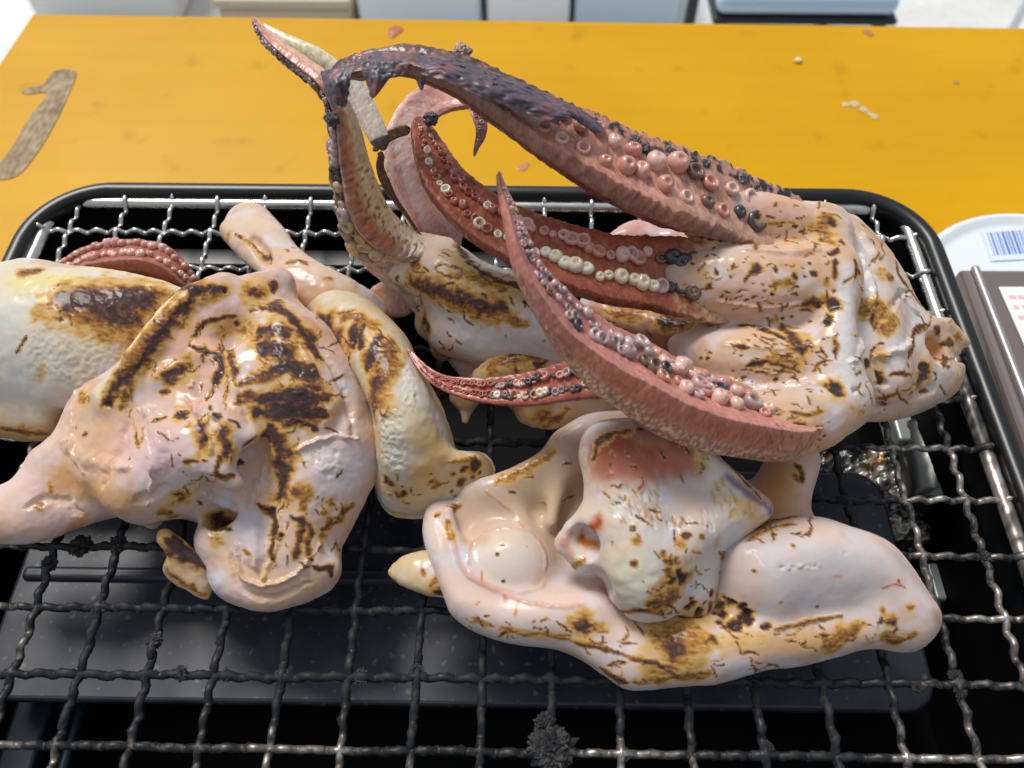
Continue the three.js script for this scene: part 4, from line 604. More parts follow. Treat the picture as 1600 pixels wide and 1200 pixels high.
part(cup, 'folded_flap', body({
  base: [0.77, 0.68, 0.59], cell: 0.45, wrinkle: 0.16,
  prims: [
    slab([[926, 702], [938, 682], [985, 671], [1050, 672], [1098, 690], [1135, 730], [1205, 800], [1165, 832], [1135, 868], [1125, 900], [1112, 955], [1080, 968], [1055, 952], [1010, 950], [985, 950], [955, 925], [935, 893], [905, 885], [884, 850], [900, 815], [925, 795], [930, 750]], [[1000, 690, 27], [980, 900, 17], [1170, 810, 17]], 7, 7, 10, 2),
    rope([[945, 690, 30, 14], [1000, 684, 31, 14], [1070, 692, 30, 14], [1120, 740, 27, 12], [1190, 796, 22, 10]], 6),
    rope([[960, 720, 29, 30], [980, 800, 27, 40], [1000, 880, 23, 44], [1020, 930, 19, 30]], 10),
    rope([[1050, 860, 23, 22], [1090, 830, 25, 24], [1140, 810, 22, 20]], 8),
    rope([[880, 850, 19, 10], [896, 826, 22, 11], [925, 808, 23, 12]], 3), rope([[884, 852, 18, 9], [905, 882, 17, 9]], 3),
    cut(egg(918, 845, 24, 5, 3.2, 3.6, 0.5, 2)), cut(egg(935, 915, 19, 4, 4, 3, 0.8, 2)),
  ],
  marks: [
    ...wisps(940, 1110, 680, 860, 26, 20, 1.2, 66), ...wisps(1000, 1130, 850, 960, 26, 18, 1.0, 67),
    { p: [[950, 700], [1000, 695], [1060, 700]], w: 40, t: [[0.3, 0.1, 0.075]], s: 1 }, { p: [[945, 725], [1000, 725], [1080, 725]], w: 30, t: [[0.42, 0.16, 0.11]], s: 0.9 }, { p: [[950, 740], [1010, 735], [1070, 720]], w: 24, t: [[0.5, 0.22, 0.16]], s: 0.75 }, { p: [[928, 720], [936, 690], [965, 676], [1000, 671]], w: 6, a: 0.75 }, { p: [[1000, 690], [1040, 690]], w: 12, t: [[0.55, 0.38, 0.24]], s: 0.5 },
    ...rods(958, 752, 1030, 815, 34, 15, 3.2, 1.1, [0.85, 0.82, 0.72], 0.45, 21), ...rods(965, 760, 1030, 820, 14, 8, 2, 1.1, [0.5, 0.26, 0.1], -0.1, 22), ...rods(1042, 800, 1078, 826, 14, 10, 3, 1.2, [0.85, 0.8, 0.74], 0.4, 23), ...rods(1048, 805, 1072, 822, 6, 8, 2, 1.2, [0.5, 0.24, 0.08], 0, 24),
    ...rods(1085, 706, 1105, 730, 10, 13, 3.4, 1.4, [0.72, 0.56, 0.26], 0.45, 25), ...rods(1110, 745, 1140, 790, 16, 14, 3.4, 1.3, [0.75, 0.6, 0.34], 0.45, 26), ...rods(1140, 770, 1185, 805, 14, 12, 3.2, 1.3, [0.72, 0.56, 0.3], 0.4, 27), ...rods(1095, 790, 1120, 820, 12, 9, 3, 1.3, [0.84, 0.8, 0.74], 0.4, 28),
    { p: [[1138, 745], [1165, 768], [1206, 798]], w: 9, t: [[0.2, 0.17, 0.22]], s: 0.95 }, { p: [[1140, 730], [1190, 780]], w: 3, a: 0.7 }, { p: [[1080, 760], [1100, 780]], w: 30, t: [[0.68, 0.6, 0.6]], s: 0.6 }, { p: [[1040, 775], [1055, 790]], w: 12, t: [[0.72, 0.74, 0.78]], s: 0.7 },
    { p: [[934, 815], [928, 826], [908, 842]], w: 13, t: [[0.42, 0.09, 0.03]], s: 1 }, { p: [[914, 850], [932, 850]], w: 9, t: [[0.75, 0.26, 0.05]], s: 0.9 }, { p: [[888, 835], [880, 850], [890, 866]], w: 9, t: [[0.68, 0.36, 0.28]], s: 0.8 }, { p: [[926, 905], [940, 918], [946, 928]], w: 11, t: [[0.42, 0.1, 0.02]], s: 1 }, { p: [[892, 886], [905, 880], [915, 872]], w: 4, a: 0.45 },
    { p: [[970, 880], [1000, 900], [985, 930]], w: 34, t: [[0.82, 0.78, 0.62]], s: 0.7 }, { p: [[1018, 946], [1045, 940], [1060, 925]], w: 11, a: 0.62 }, { p: [[1030, 935], [1050, 920]], w: 18, a: 0.34 }, { p: [[966, 953], [1000, 954], [1050, 956]], w: 4, a: 0.7 }, { p: [[992, 880]], w: 4.5, a: 0.75, g: 0.2 }, { p: [[996, 846]], w: 5, a: 0.5 }, { p: [[985, 822], [990, 828]], w: 4, a: 0.65 },
    { p: [[1036, 864]], w: 5, a: 0.75 }, { p: [[1040, 875], [1052, 880]], w: 6, a: 0.6 }, { p: [[1042, 890], [1050, 902]], w: 7, a: 0.6 }, { p: [[1056, 875]], w: 5, a: 0.85 }, { p: [[1060, 892], [1072, 908]], w: 9, a: 1.05, d: 0.5 }, { p: [[1054, 908]], w: 7, a: 1.0, d: 0.4 }, { p: [[1066, 834], [1078, 836]], w: 5, a: 0.95 }, { p: [[1092, 836], [1100, 842]], w: 5, a: 0.6 }, { p: [[1056, 850], [1070, 842]], w: 10, a: 0.34 },
    ...beads(1092, 948, 20, 9, 6, 31), ...beads(1128, 934, 10, 5, 7, 33), { p: [[1112, 929]], w: 5, a: 1, d: 0.5 },
    { p: [[1124, 860], [1134, 880], [1150, 888], [1150, 905], [1138, 912]], w: 2.6, a: 0.62, d: -0.3 }, { p: [[1130, 895]], w: 14, t: [[0.72, 0.46, 0.32]], s: 0.7 }, { p: [[1095, 880], [1105, 910]], w: 26, t: [[0.82, 0.76, 0.72]], s: 0.7 },
  ],
}), M.flesh);
part(cup, 'pointed_tip', body({
  base: [0.68, 0.54, 0.36], cell: 0.45, wrinkle: 0.12,
  prims: [rope([[616, 893, 4, 10], [640, 892, 5, 26], [675, 895, 6, 36], [720, 900, 6, 38]], 4, 0.7)],
  marks: [{ p: [[660, 888], [662, 900]], w: 4, a: 0.55 }, { p: [[672, 915], [685, 905], [694, 895]], w: 7, a: 0.55 }, { p: [[690, 920], [680, 930]], w: 6, a: 0.75 }, { p: [[605, 892], [615, 905]], w: 8, a: 0.25 }],
}), M.flesh);
// ---------------------------------------------------------------- middle: a piece of squid with an upright arm
const middle = thing('squid', 'white squid piece with a browned back and an upright sucker arm in the middle', 'squid', at(740, 520, 0));
part(middle, 'piece_body', body({
  base: [0.75, 0.66, 0.58], cell: 0.45, wrinkle: 0.15,
  prims: [
    slab([[592, 400], [620, 374], [660, 372], [700, 382], [735, 410], [765, 432], [820, 448], [860, 470], [900, 530], [890, 575], [840, 582], [790, 572], [755, 575], [715, 562], [690, 548], [668, 520], [645, 490], [620, 460], [602, 430]], [[620, 400, 22], [850, 480, 24], [720, 545, 12]], 10, 10, 16, 3),
    rope([[625, 415, 26, 26], [680, 430, 29, 40], [740, 455, 30, 44], [810, 480, 30, 46], [870, 510, 28, 40]], 8), rope([[700, 520, 18, 30], [780, 530, 20, 40], [860, 550, 18, 30]], 8),
    rope([[600, 385, 24, 18], [585, 385, 26, 14], [560, 392, 29, 10]], 4), rope([[640, 375, 27, 12], [700, 386, 30, 9], [740, 420, 31, 8], [800, 447, 30, 7], [850, 470, 28, 7]], 3),
    egg(668, 505, 14, 3.4, 4, 4, 0, 2), egg(692, 546, 10, 3, 3, 3, 0, 2),
  ],
  marks: [
    ...wisps(620, 850, 385, 500, 44, 26, 0.5, 71), ...wisps(640, 720, 480, 570, 10, 16, 1, 72),
    { p: [[720, 510], [800, 520], [850, 540]], w: 44, t: [[0.8, 0.75, 0.72]], s: 0.8 }, { p: [[640, 420], [650, 460]], w: 26, t: [[0.78, 0.68, 0.56]], s: 0.7 }, { p: [[700, 395], [760, 440], [830, 465]], w: 20, t: [[0.62, 0.47, 0.26]], s: 0.9 }, { p: [[690, 560], [730, 570]], w: 20, t: [[0.4, 0.24, 0.13]], s: 0.9 },
    { p: [[640, 440], [670, 446]], w: 9, a: 0.7 }, { p: [[650, 445], [690, 458], [725, 468], [762, 480], [792, 482]], w: 13, a: 0.78 }, { p: [[660, 452], [720, 475], [790, 496], [820, 505]], w: 15, a: 0.44 }, { p: [[632, 400], [645, 408], [652, 418]], w: 8, a: 0.55 }, { p: [[680, 420], [690, 412], [712, 420], [722, 430], [700, 430], [682, 424]], w: 3, a: 0.62 }, { p: [[700, 414], [745, 436], [790, 448]], w: 9, a: 0.4 },
    { p: [[712, 376], [735, 410], [767, 433], [800, 444], [850, 468]], w: 6, a: 0.92 }, { p: [[640, 440], [625, 448]], w: 5, a: 0.4 }, { p: [[760, 482]], w: 6, t: [[0.84, 0.76, 0.68]], d: 0.5 }, { p: [[785, 478]], w: 8, t: [[0.8, 0.66, 0.5]], d: 0.5 }, { p: [[660, 396]], w: 6, t: [[0.85, 0.76, 0.72]], d: 0.5 }, { p: [[780, 454], [790, 452]], w: 4, a: 0.6 },
    { p: [[662, 500], [668, 512]], w: 9, a: 0.85, d: 0.3 }, { p: [[622, 430], [625, 452], [642, 468], [650, 482]], w: 2.6, a: 0.85, d: -0.4 }, { p: [[692, 544]], w: 5, a: 0.72 }, { p: [[686, 552], [694, 558]], w: 4, a: 0.62 }, { p: [[842, 488], [862, 520], [884, 555]], w: 3, a: 0.5 }, { p: [[790, 525]], w: 1.6, a: 0.7 }, { p: [[850, 532]], w: 1.6, a: 0.8 }, { p: [[596, 400], [600, 420]], w: 8, a: 0.35 }, { p: [[604, 395], [630, 385]], w: 9, a: 0.25 }, { p: [[592, 392], [560, 398]], w: 5, a: 0.8 },
  ],
}), M.flesh);
part(middle, 'lower_flesh', body({
  base: [0.55, 0.40, 0.28], cell: 0.5, wrinkle: 0.25,
  prims: [slab([[742, 590], [790, 575], [860, 590], [930, 600], [990, 620], [960, 660], [900, 670], [855, 660], [800, 640], [760, 620]], [[760, 600, 12], [960, 620, 12], [850, 660, 5]], 6, 6, 8, 3), rope([[830, 640, 8, 26], [858, 658, 6, 14]], 3), rope([[715, 560, 9, 16], [745, 590, 9, 22], [720, 620, 6, 16]], 4), rope([[730, 620, 7, 16], [728, 645, 5, 9], [727, 658, 4, 5]], 3), rope([[890, 640, 10, 26], [940, 640, 11, 30]], 4)],
  marks: [{ p: [[800, 640], [860, 650]], w: 12, a: 0.5 }, { p: [[728, 655]], w: 8, t: [[0.7, 0.6, 0.45]] }, { p: [[850, 668], [890, 640]], w: 5, a: 0.6 }, { p: [[930, 650], [980, 640]], w: 24, t: [[0.6, 0.47, 0.36]] }],
}), M.flesh);
part(middle, 'golden_lump', body({
  base: [0.58, 0.44, 0.24], cell: 0.4, wrinkle: 0.35,
  prims: [rope([[755, 590, 17, 18], [790, 575, 19, 26], [830, 572, 20, 22], [870, 575, 20, 14]], 3)],
  marks: [{ p: [[760, 575], [790, 560], [840, 558]], w: 16, a: 0.5 }, { p: [[790, 555], [840, 552], [868, 560]], w: 6, a: 0.85 }, { p: [[800, 560], [808, 585]], w: 3, a: 0.8 }, { p: [[835, 570], [850, 568]], w: 9, a: 0.9 }],
}), M.flesh);
// ---------------------------------------------------------------- right: squid head with its arms
const head = thing('squid', 'speckled grilled squid head on the right with long reddish curled arms', 'squid', at(1280, 560, 0));
const dashes = (x0, x1, y0, y1, n, sd) => { seed = sd; return Array.from({ length: n }, () => { const x = rr(x0, x1), y = rr(y0, y1), a = rr(-0.9, 0.5), l = rr(0, 9); return { p: [[x, y], [x + Math.cos(a) * l + 0.1, y + Math.sin(a) * l]], w: rr(0.8, 2.4), a: rr(0.7, 1), d: 0.15, g: 0.25 }; }); };
part(head, 'head_flesh', body({
  base: [0.70, 0.53, 0.41], cell: 0.45, wrinkle: 0.16,
  prims: [
    rope([[1110, 335, 44, 48], [1180, 345, 42, 46], [1240, 358, 40, 42], [1295, 366, 38, 30]], 5),
    rope([[1068, 440, 37, 44], [1130, 440, 38, 58], [1200, 448, 38, 64], [1280, 440, 37, 60]], 4),
    rope([[1062, 540, 24, 18], [1104, 550, 27, 34], [1160, 562, 30, 50], [1280, 565, 31, 56]], 3.5),
    rope([[1100, 652, 27, 48], [1180, 662, 30, 54], [1260, 655, 31, 54], [1316, 622, 30, 46]], 5),
    rope([[1292, 350, 40, 22], [1306, 420, 40, 26], [1308, 510, 39, 26], [1306, 590, 34, 26], [1318, 640, 28, 22]], 5),
    slab([[1290, 345], [1318, 332], [1348, 345], [1386, 386], [1410, 420], [1440, 480], [1476, 506], [1500, 530], [1490, 570], [1500, 598], [1468, 626], [1420, 650], [1370, 657], [1330, 650], [1300, 600], [1295, 480]], [[1320, 370, 30], [1320, 620, 22], [1480, 560, 11]], 7, 8, 11, 5),
    rope([[1350, 440, 29, 26], [1370, 530, 27, 34], [1380, 590, 23, 30]], 9),
    rope([[1424, 560, 18, 9], [1428, 525, 20, 9], [1450, 508, 20, 8], [1480, 510, 17, 9], [1498, 524, 14, 6], [1510, 534, 12, 2.5]], 2), rope([[1476, 506, 18, 6], [1486, 500, 17, 2]], 1.5), rope([[1488, 548, 13, 6], [1500, 552, 11, 2]], 1.5), rope([[1430, 575, 17, 12], [1452, 588, 15, 10], [1475, 570, 13, 8]], 3),
    cut(egg(1460, 545, 19, 3.6, 5, 3.6, 0.5, 2)),
    slab([[1400, 620], [1450, 600], [1480, 575], [1509, 568], [1502, 600], [1470, 628], [1420, 650], [1380, 655]], [[1400, 630, 12], [1500, 575, 10], [1440, 640, 7]], 2.6, 3, 4, 2), rope([[1485, 525, 14, 10], [1500, 535, 13, 8], [1508, 536, 12, 4]], 2),
    slab([[1085, 320], [1180, 305], [1300, 335], [1320, 480], [1320, 650], [1240, 690], [1120, 690], [1075, 640], [1078, 560], [1082, 522], [1080, 500], [1050, 420]], [[1180, 330, 34], [1150, 640, 20], [1300, 480, 30]], 8, 14, 12, 6),
    
    cut(rope([[1350, 636, 24, 4], [1400, 622, 20, 4], [1455, 606, 16, 3]], 2)),
    
  ],
  marks: [
    ...wisps(1140, 1290, 520, 620, 40, 24, 0.1, 81), ...wisps(1080, 1300, 390, 500, 34, 20, -0.3, 82), ...wisps(1200, 1300, 320, 390, 14, 20, -0.4, 83), ...wisps(1330, 1490, 360, 640, 34, 30, 1.0, 84), ...wisps(1150, 1300, 630, 700, 20, 22, 0.1, 85),
    { p: [[1090, 500], [1180, 512], [1290, 500]], w: 7, d: -0.9 }, { p: [[1120, 470], [1200, 480], [1280, 470]], w: 5, d: -0.5 }, { p: [[1110, 590], [1200, 605], [1290, 600]], w: 6, d: -0.8 }, { p: [[1160, 390], [1220, 396], [1280, 392]], w: 6, d: -0.8 }, { p: [[1130, 540], [1200, 545], [1270, 540]], w: 4, d: -0.4 },
    ...dashes(1060, 1300, 385, 510, 44, 41), ...dashes(1080, 1300, 530, 620, 34, 42), ...dashes(1190, 1300, 320, 385, 14, 43), ...dashes(1140, 1300, 635, 700, 26, 44),
    { p: [[1340, 380], [1350, 480], [1340, 590]], w: 55, t: [[0.8, 0.76, 0.72]], s: 0.95 }, { p: [[1400, 440], [1430, 500], [1400, 560]], w: 44, t: [[0.8, 0.75, 0.71]], s: 0.95 }, { p: [[1440, 600], [1480, 590]], w: 30, t: [[0.82, 0.78, 0.74]], s: 0.9 }, { p: [[1345, 400], [1362, 480], [1330, 570]], w: 10, d: -1.1 }, { p: [[1366, 516], [1400, 470], [1420, 455]], w: 8, d: 0.9 }, { p: [[1360, 560], [1410, 545], [1425, 530]], w: 8, d: -0.9 }, { p: [[1335, 610], [1380, 600], [1430, 600]], w: 8, d: 0.8 }, { p: [[1380, 420], [1400, 450], [1435, 490]], w: 7, d: -0.9 }, { p: [[1350, 370], [1370, 400]], w: 14, d: -0.8 }, { p: [[1370, 620], [1440, 630]], w: 30, t: [[0.68, 0.55, 0.45]], s: 0.8 }, { p: [[1360, 370], [1340, 350]], w: 24, t: [[0.68, 0.52, 0.36]], s: 0.8 }, { p: [[1325, 420], [1320, 520], [1325, 610]], w: 16, t: [[0.82, 0.8, 0.77]], s: 0.9 },
    { p: [[1180, 315], [1240, 335]], w: 26, t: [[0.7, 0.45, 0.38]], s: 0.8 }, { p: [[1170, 460], [1210, 480]], w: 40, t: [[0.72, 0.52, 0.44]], s: 0.7 }, { p: [[1120, 700], [1200, 700], [1280, 690]], w: 30, t: [[0.66, 0.38, 0.28]], s: 0.7 }, { p: [[1080, 640], [1160, 640]], w: 34, t: [[0.52, 0.2, 0.13]], s: 0.7 }, { p: [[1090, 335], [1140, 350]], w: 36, t: [[0.5, 0.2, 0.15]], s: 0.85 },
    { p: [[1288, 335], [1284, 360], [1300, 382]], w: 12, a: 0.48 }, { p: [[1295, 345], [1302, 352]], w: 9, a: 1, d: 0.5 }, { p: [[1284, 374]], w: 7, a: 1, d: 0.5 }, { p: [[1316, 376], [1319, 382]], w: 5, a: 1.05, d: 0.4 }, { p: [[1296, 396], [1310, 390]], w: 6, a: 0.98, d: 0.4 }, { p: [[1304, 405], [1303, 435]], w: 4, a: 0.85 }, { p: [[1302, 455]], w: 4, a: 0.85 }, { p: [[1300, 470], [1304, 482]], w: 9, a: 1.05, d: 0.5 }, { p: [[1292, 490], [1290, 506]], w: 6, a: 1.05, d: 0.4 }, { p: [[1256, 474], [1270, 468], [1280, 476]], w: 7, a: 0.88 }, { p: [[1250, 484], [1268, 486]], w: 3.4, a: 0.6 },
    { p: [[1306, 530], [1306, 560]], w: 3.6, a: 0.62 }, { p: [[1304, 550]], w: 4, a: 0.95 }, { p: [[1300, 600], [1306, 614]], w: 9, a: 1.05, d: 0.3 }, { p: [[1295, 592]], w: 8, t: [[0.6, 0.2, 0.08]], s: 0.9 }, { p: [[1312, 616]], w: 5, a: 1, d: 0.4 },
    { p: [[1225, 512], [1240, 530], [1254, 548], [1262, 536]], w: 8, a: 0.85 }, { p: [[1155, 508], [1180, 512], [1230, 530]], w: 4, a: 0.85, d: 0.3 }, { p: [[1166, 572], [1186, 568], [1200, 566]], w: 4.5, a: 0.9, d: 0.3 }, { p: [[1200, 560], [1230, 566], [1246, 572]], w: 11, a: 0.4 }, { p: [[1205, 552], [1240, 558]], w: 2, a: 0.75 }, { p: [[1200, 566], [1236, 574]], w: 2, a: 0.7 }, { p: [[1208, 578], [1240, 582]], w: 2, a: 0.7 }, { p: [[1150, 540], [1165, 545]], w: 5, a: 0.7 },
    { p: [[1175, 423], [1190, 418]], w: 6, a: 0.85, d: 0.3 }, { p: [[1145, 424], [1146, 412]], w: 5, a: 0.8 }, { p: [[1118, 418], [1120, 428]], w: 3, a: 0.8 }, { p: [[1210, 416], [1214, 424]], w: 3, a: 0.85 }, { p: [[1236, 430], [1246, 434]], w: 4, a: 0.85 }, { p: [[1205, 446], [1240, 442]], w: 6, a: 0.52 }, { p: [[1110, 445], [1103, 452]], w: 6, a: 0.85 }, { p: [[1268, 425], [1276, 430]], w: 4, a: 0.8 }, { p: [[1290, 440]], w: 5, a: 0.5 }, { p: [[1208, 384], [1244, 370]], w: 2.4, a: 0.9, d: -0.3 }, { p: [[1183, 334], [1185, 342]], w: 3.4, a: 0.9 }, { p: [[1234, 310], [1244, 309]], w: 4, a: 0.9, d: 0.5 }, { p: [[1190, 350], [1250, 348]], w: 2, a: 0.4 }, { p: [[1180, 392], [1182, 376]], w: 4, a: 0.8, d: 0.4 }, { p: [[1200, 500], [1250, 512]], w: 3, a: 0.5 }, { p: [[1070, 500], [1120, 505]], w: 5, a: 0.4 },
    { p: [[1336, 405], [1338, 425], [1336, 440]], w: 3.6, a: 0.95 }, { p: [[1342, 425]], w: 5, a: 0.85 }, { p: [[1347, 464], [1358, 490], [1366, 514]], w: 2.8, a: 0.75, d: -0.2 }, { p: [[1345, 485], [1370, 480], [1394, 500], [1384, 515]], w: 14, a: 0.46 }, { p: [[1370, 510], [1386, 512]], w: 8, a: 0.62 }, { p: [[1388, 434]], w: 7, a: 0.55 }, { p: [[1378, 426]], w: 12, a: 0.26 },
    { p: [[1400, 408], [1404, 424], [1413, 440], [1430, 464], [1449, 487]], w: 4.2, a: 0.9 }, { p: [[1345, 348], [1380, 384]], w: 3.5, a: 0.42 }, { p: [[1380, 535], [1366, 543], [1357, 566]], w: 2.8, a: 0.85 }, { p: [[1354, 570]], w: 6, a: 1.05, d: 0.4 }, { p: [[1346, 582], [1336, 586]], w: 2, a: 0.6 }, { p: [[1368, 580], [1376, 594], [1378, 602]], w: 5, a: 0.95, d: 0.3 }, { p: [[1392, 586], [1406, 583], [1424, 588]], w: 2.6, a: 0.85 }, { p: [[1438, 574], [1448, 580], [1440, 592], [1434, 600]], w: 8, a: 1, d: 0.3 }, { p: [[1436, 612], [1450, 610]], w: 2.4, a: 0.8 }, { p: [[1372, 556]], w: 14, a: 0.24 }, { p: [[1420, 570]], w: 5, a: 0.55 },
    { p: [[1418, 560], [1424, 544], [1427, 522], [1440, 510], [1456, 507]], w: 4.6, a: 0.85 }, { p: [[1449, 530], [1456, 545]], w: 13, t: [[0.66, 0.34, 0.14]], s: 0.9 }, { p: [[1462, 512], [1468, 522]], w: 6, a: 0.92 }, { p: [[1470, 540], [1488, 536]], w: 6, a: 0.85 }, { p: [[1476, 556], [1474, 572]], w: 6, a: 0.85 }, { p: [[1444, 512]], w: 5, a: 0.7 }, { p: [[1490, 525], [1504, 532]], w: 6, a: 0.4 }, { p: [[1494, 580], [1484, 575]], w: 4, t: [[0.86, 0.85, 0.82]] },
    { p: [[1351, 634], [1375, 622], [1400, 617], [1449, 610]], w: 3, a: 0.55 }, { p: [[1350, 646], [1330, 640]], w: 4, a: 0.3 },
    { p: [[1230, 640], [1260, 648], [1290, 640]], w: 3, a: 0.6 }, { p: [[1180, 680], [1200, 690]], w: 2, a: 0.6 }, { p: [[1240, 660], [1262, 664]], w: 2.5, a: 0.7 }, { p: [[1200, 660], [1250, 690]], w: 26, t: [[0.6, 0.4, 0.24]], s: 0.6 },
  ],
}), M.flesh);
part(head, 'pink_scrap', body({ base: [0.66, 0.45, 0.42], cell: 0.5, prims: [slab([[944, 382], [970, 352], [1000, 344], [1035, 358], [1062, 376], [1050, 392], [990, 396]], 20, 5, 5, 8), rope([[1050, 372, 22, 12], [1058, 380, 22, 10]], 3)], marks: [] }), M.flesh);
part(head, 'inner_flesh', body({ base: [0.5, 0.3, 0.22], cell: 0.5, prims: [rope([[925, 478, 13, 22], [965, 492, 15, 26], [1010, 500, 17, 22], [1060, 512, 20, 22], [1110, 520, 22, 24]], 4, 0.8), rope([[990, 520, 12, 18], [1040, 530, 14, 22]], 4)], marks: [{ p: [[960, 480], [1000, 490]], w: 14, a: 0.5 }, { p: [[1030, 500], [1070, 506]], w: 9, a: 0.85 }, ...wisps(940, 1080, 475, 525, 14, 18, 0.2, 91)] }), M.flesh);
// ---------------------------------------------------------------- arms: swept half-round bodies with a sucker face, each sucker a piece of its own
const cupGeo = (prof, bump, sd) => { const g = new THREE.LatheGeometry(prof.map(p => new THREE.Vector2(...p)), 20), a = g.attributes.position; for (let i = 0; i < a.count; i++) { const x = a.getX(i), y = a.getY(i), z = a.getZ(i), s = 1 + bump * fbm(x * 1.2 + sd, y * 1.2, z * 1.2 + sd); a.setXYZ(i, x * s, y * s, z * s); } g.computeVertexNormals(); return g; };
const SUCK = {
  open: [0, 5, 11].map(s => cupGeo([[0.45, -0.9], [0.6, -0.5], [0.95, -0.1], [1.0, 0.25], [0.88, 0.52], [0.68, 0.58], [0.56, 0.44], [0.48, 0.15], [0.3, -0.05], [0.001, -0.1]], 0.16, s)),
  ball: [2, 7, 13].map(s => cupGeo([[0.5, -0.9], [0.75, -0.55], [0.98, -0.1], [0.97, 0.3], [0.78, 0.68], [0.5, 0.84], [0.32, 0.82], [0.24, 0.7], [0.001, 0.66]], 0.14, s)),
  ring: [3, 8].map(s => cupGeo([[0.5, -0.9], [0.72, -0.6], [0.92, -0.32], [0.84, -0.18], [1.0, -0.02], [0.9, 0.12], [0.99, 0.28], [0.84, 0.4], [0.86, 0.55], [0.6, 0.78], [0.34, 0.74], [0.26, 0.56], [0.001, 0.5]], 0.1, s)),
};
const suckMat = (name, c, r = 0.3) => new THREE.MeshPhysicalMaterial({ name, color: new THREE.Color().setRGB(...c), roughness: r, clearcoat: 0.5, clearcoatRoughness: 0.15 });
const SM = { pink: [suckMat('pink sucker', [0.62, 0.30, 0.24]), suckMat('rosy sucker', [0.55, 0.24, 0.18]), suckMat('pale pink sucker', [0.66, 0.42, 0.34])], white: [suckMat('white horny sucker', [0.8, 0.74, 0.58], 0.22), suckMat('cream sucker', [0.74, 0.62, 0.44], 0.25)], dark: [suckMat('burnt sucker', [0.045, 0.04, 0.045], 0.4), suckMat('browned sucker', [0.16, 0.09, 0.06], 0.4)], red: [suckMat('red sucker', [0.34, 0.09, 0.06]), suckMat('dull red sucker', [0.4, 0.14, 0.1])], grey: [suckMat('purple grey sucker', [0.36, 0.25, 0.25], 0.4), suckMat('mauve sucker', [0.5, 0.34, 0.33], 0.35)], tan: [suckMat('tan sucker', [0.5, 0.36, 0.2], 0.4), suckMat('ochre sucker', [0.55, 0.33, 0.14], 0.4), suckMat('brown tan sucker', [0.3, 0.2, 0.13], 0.45)] };
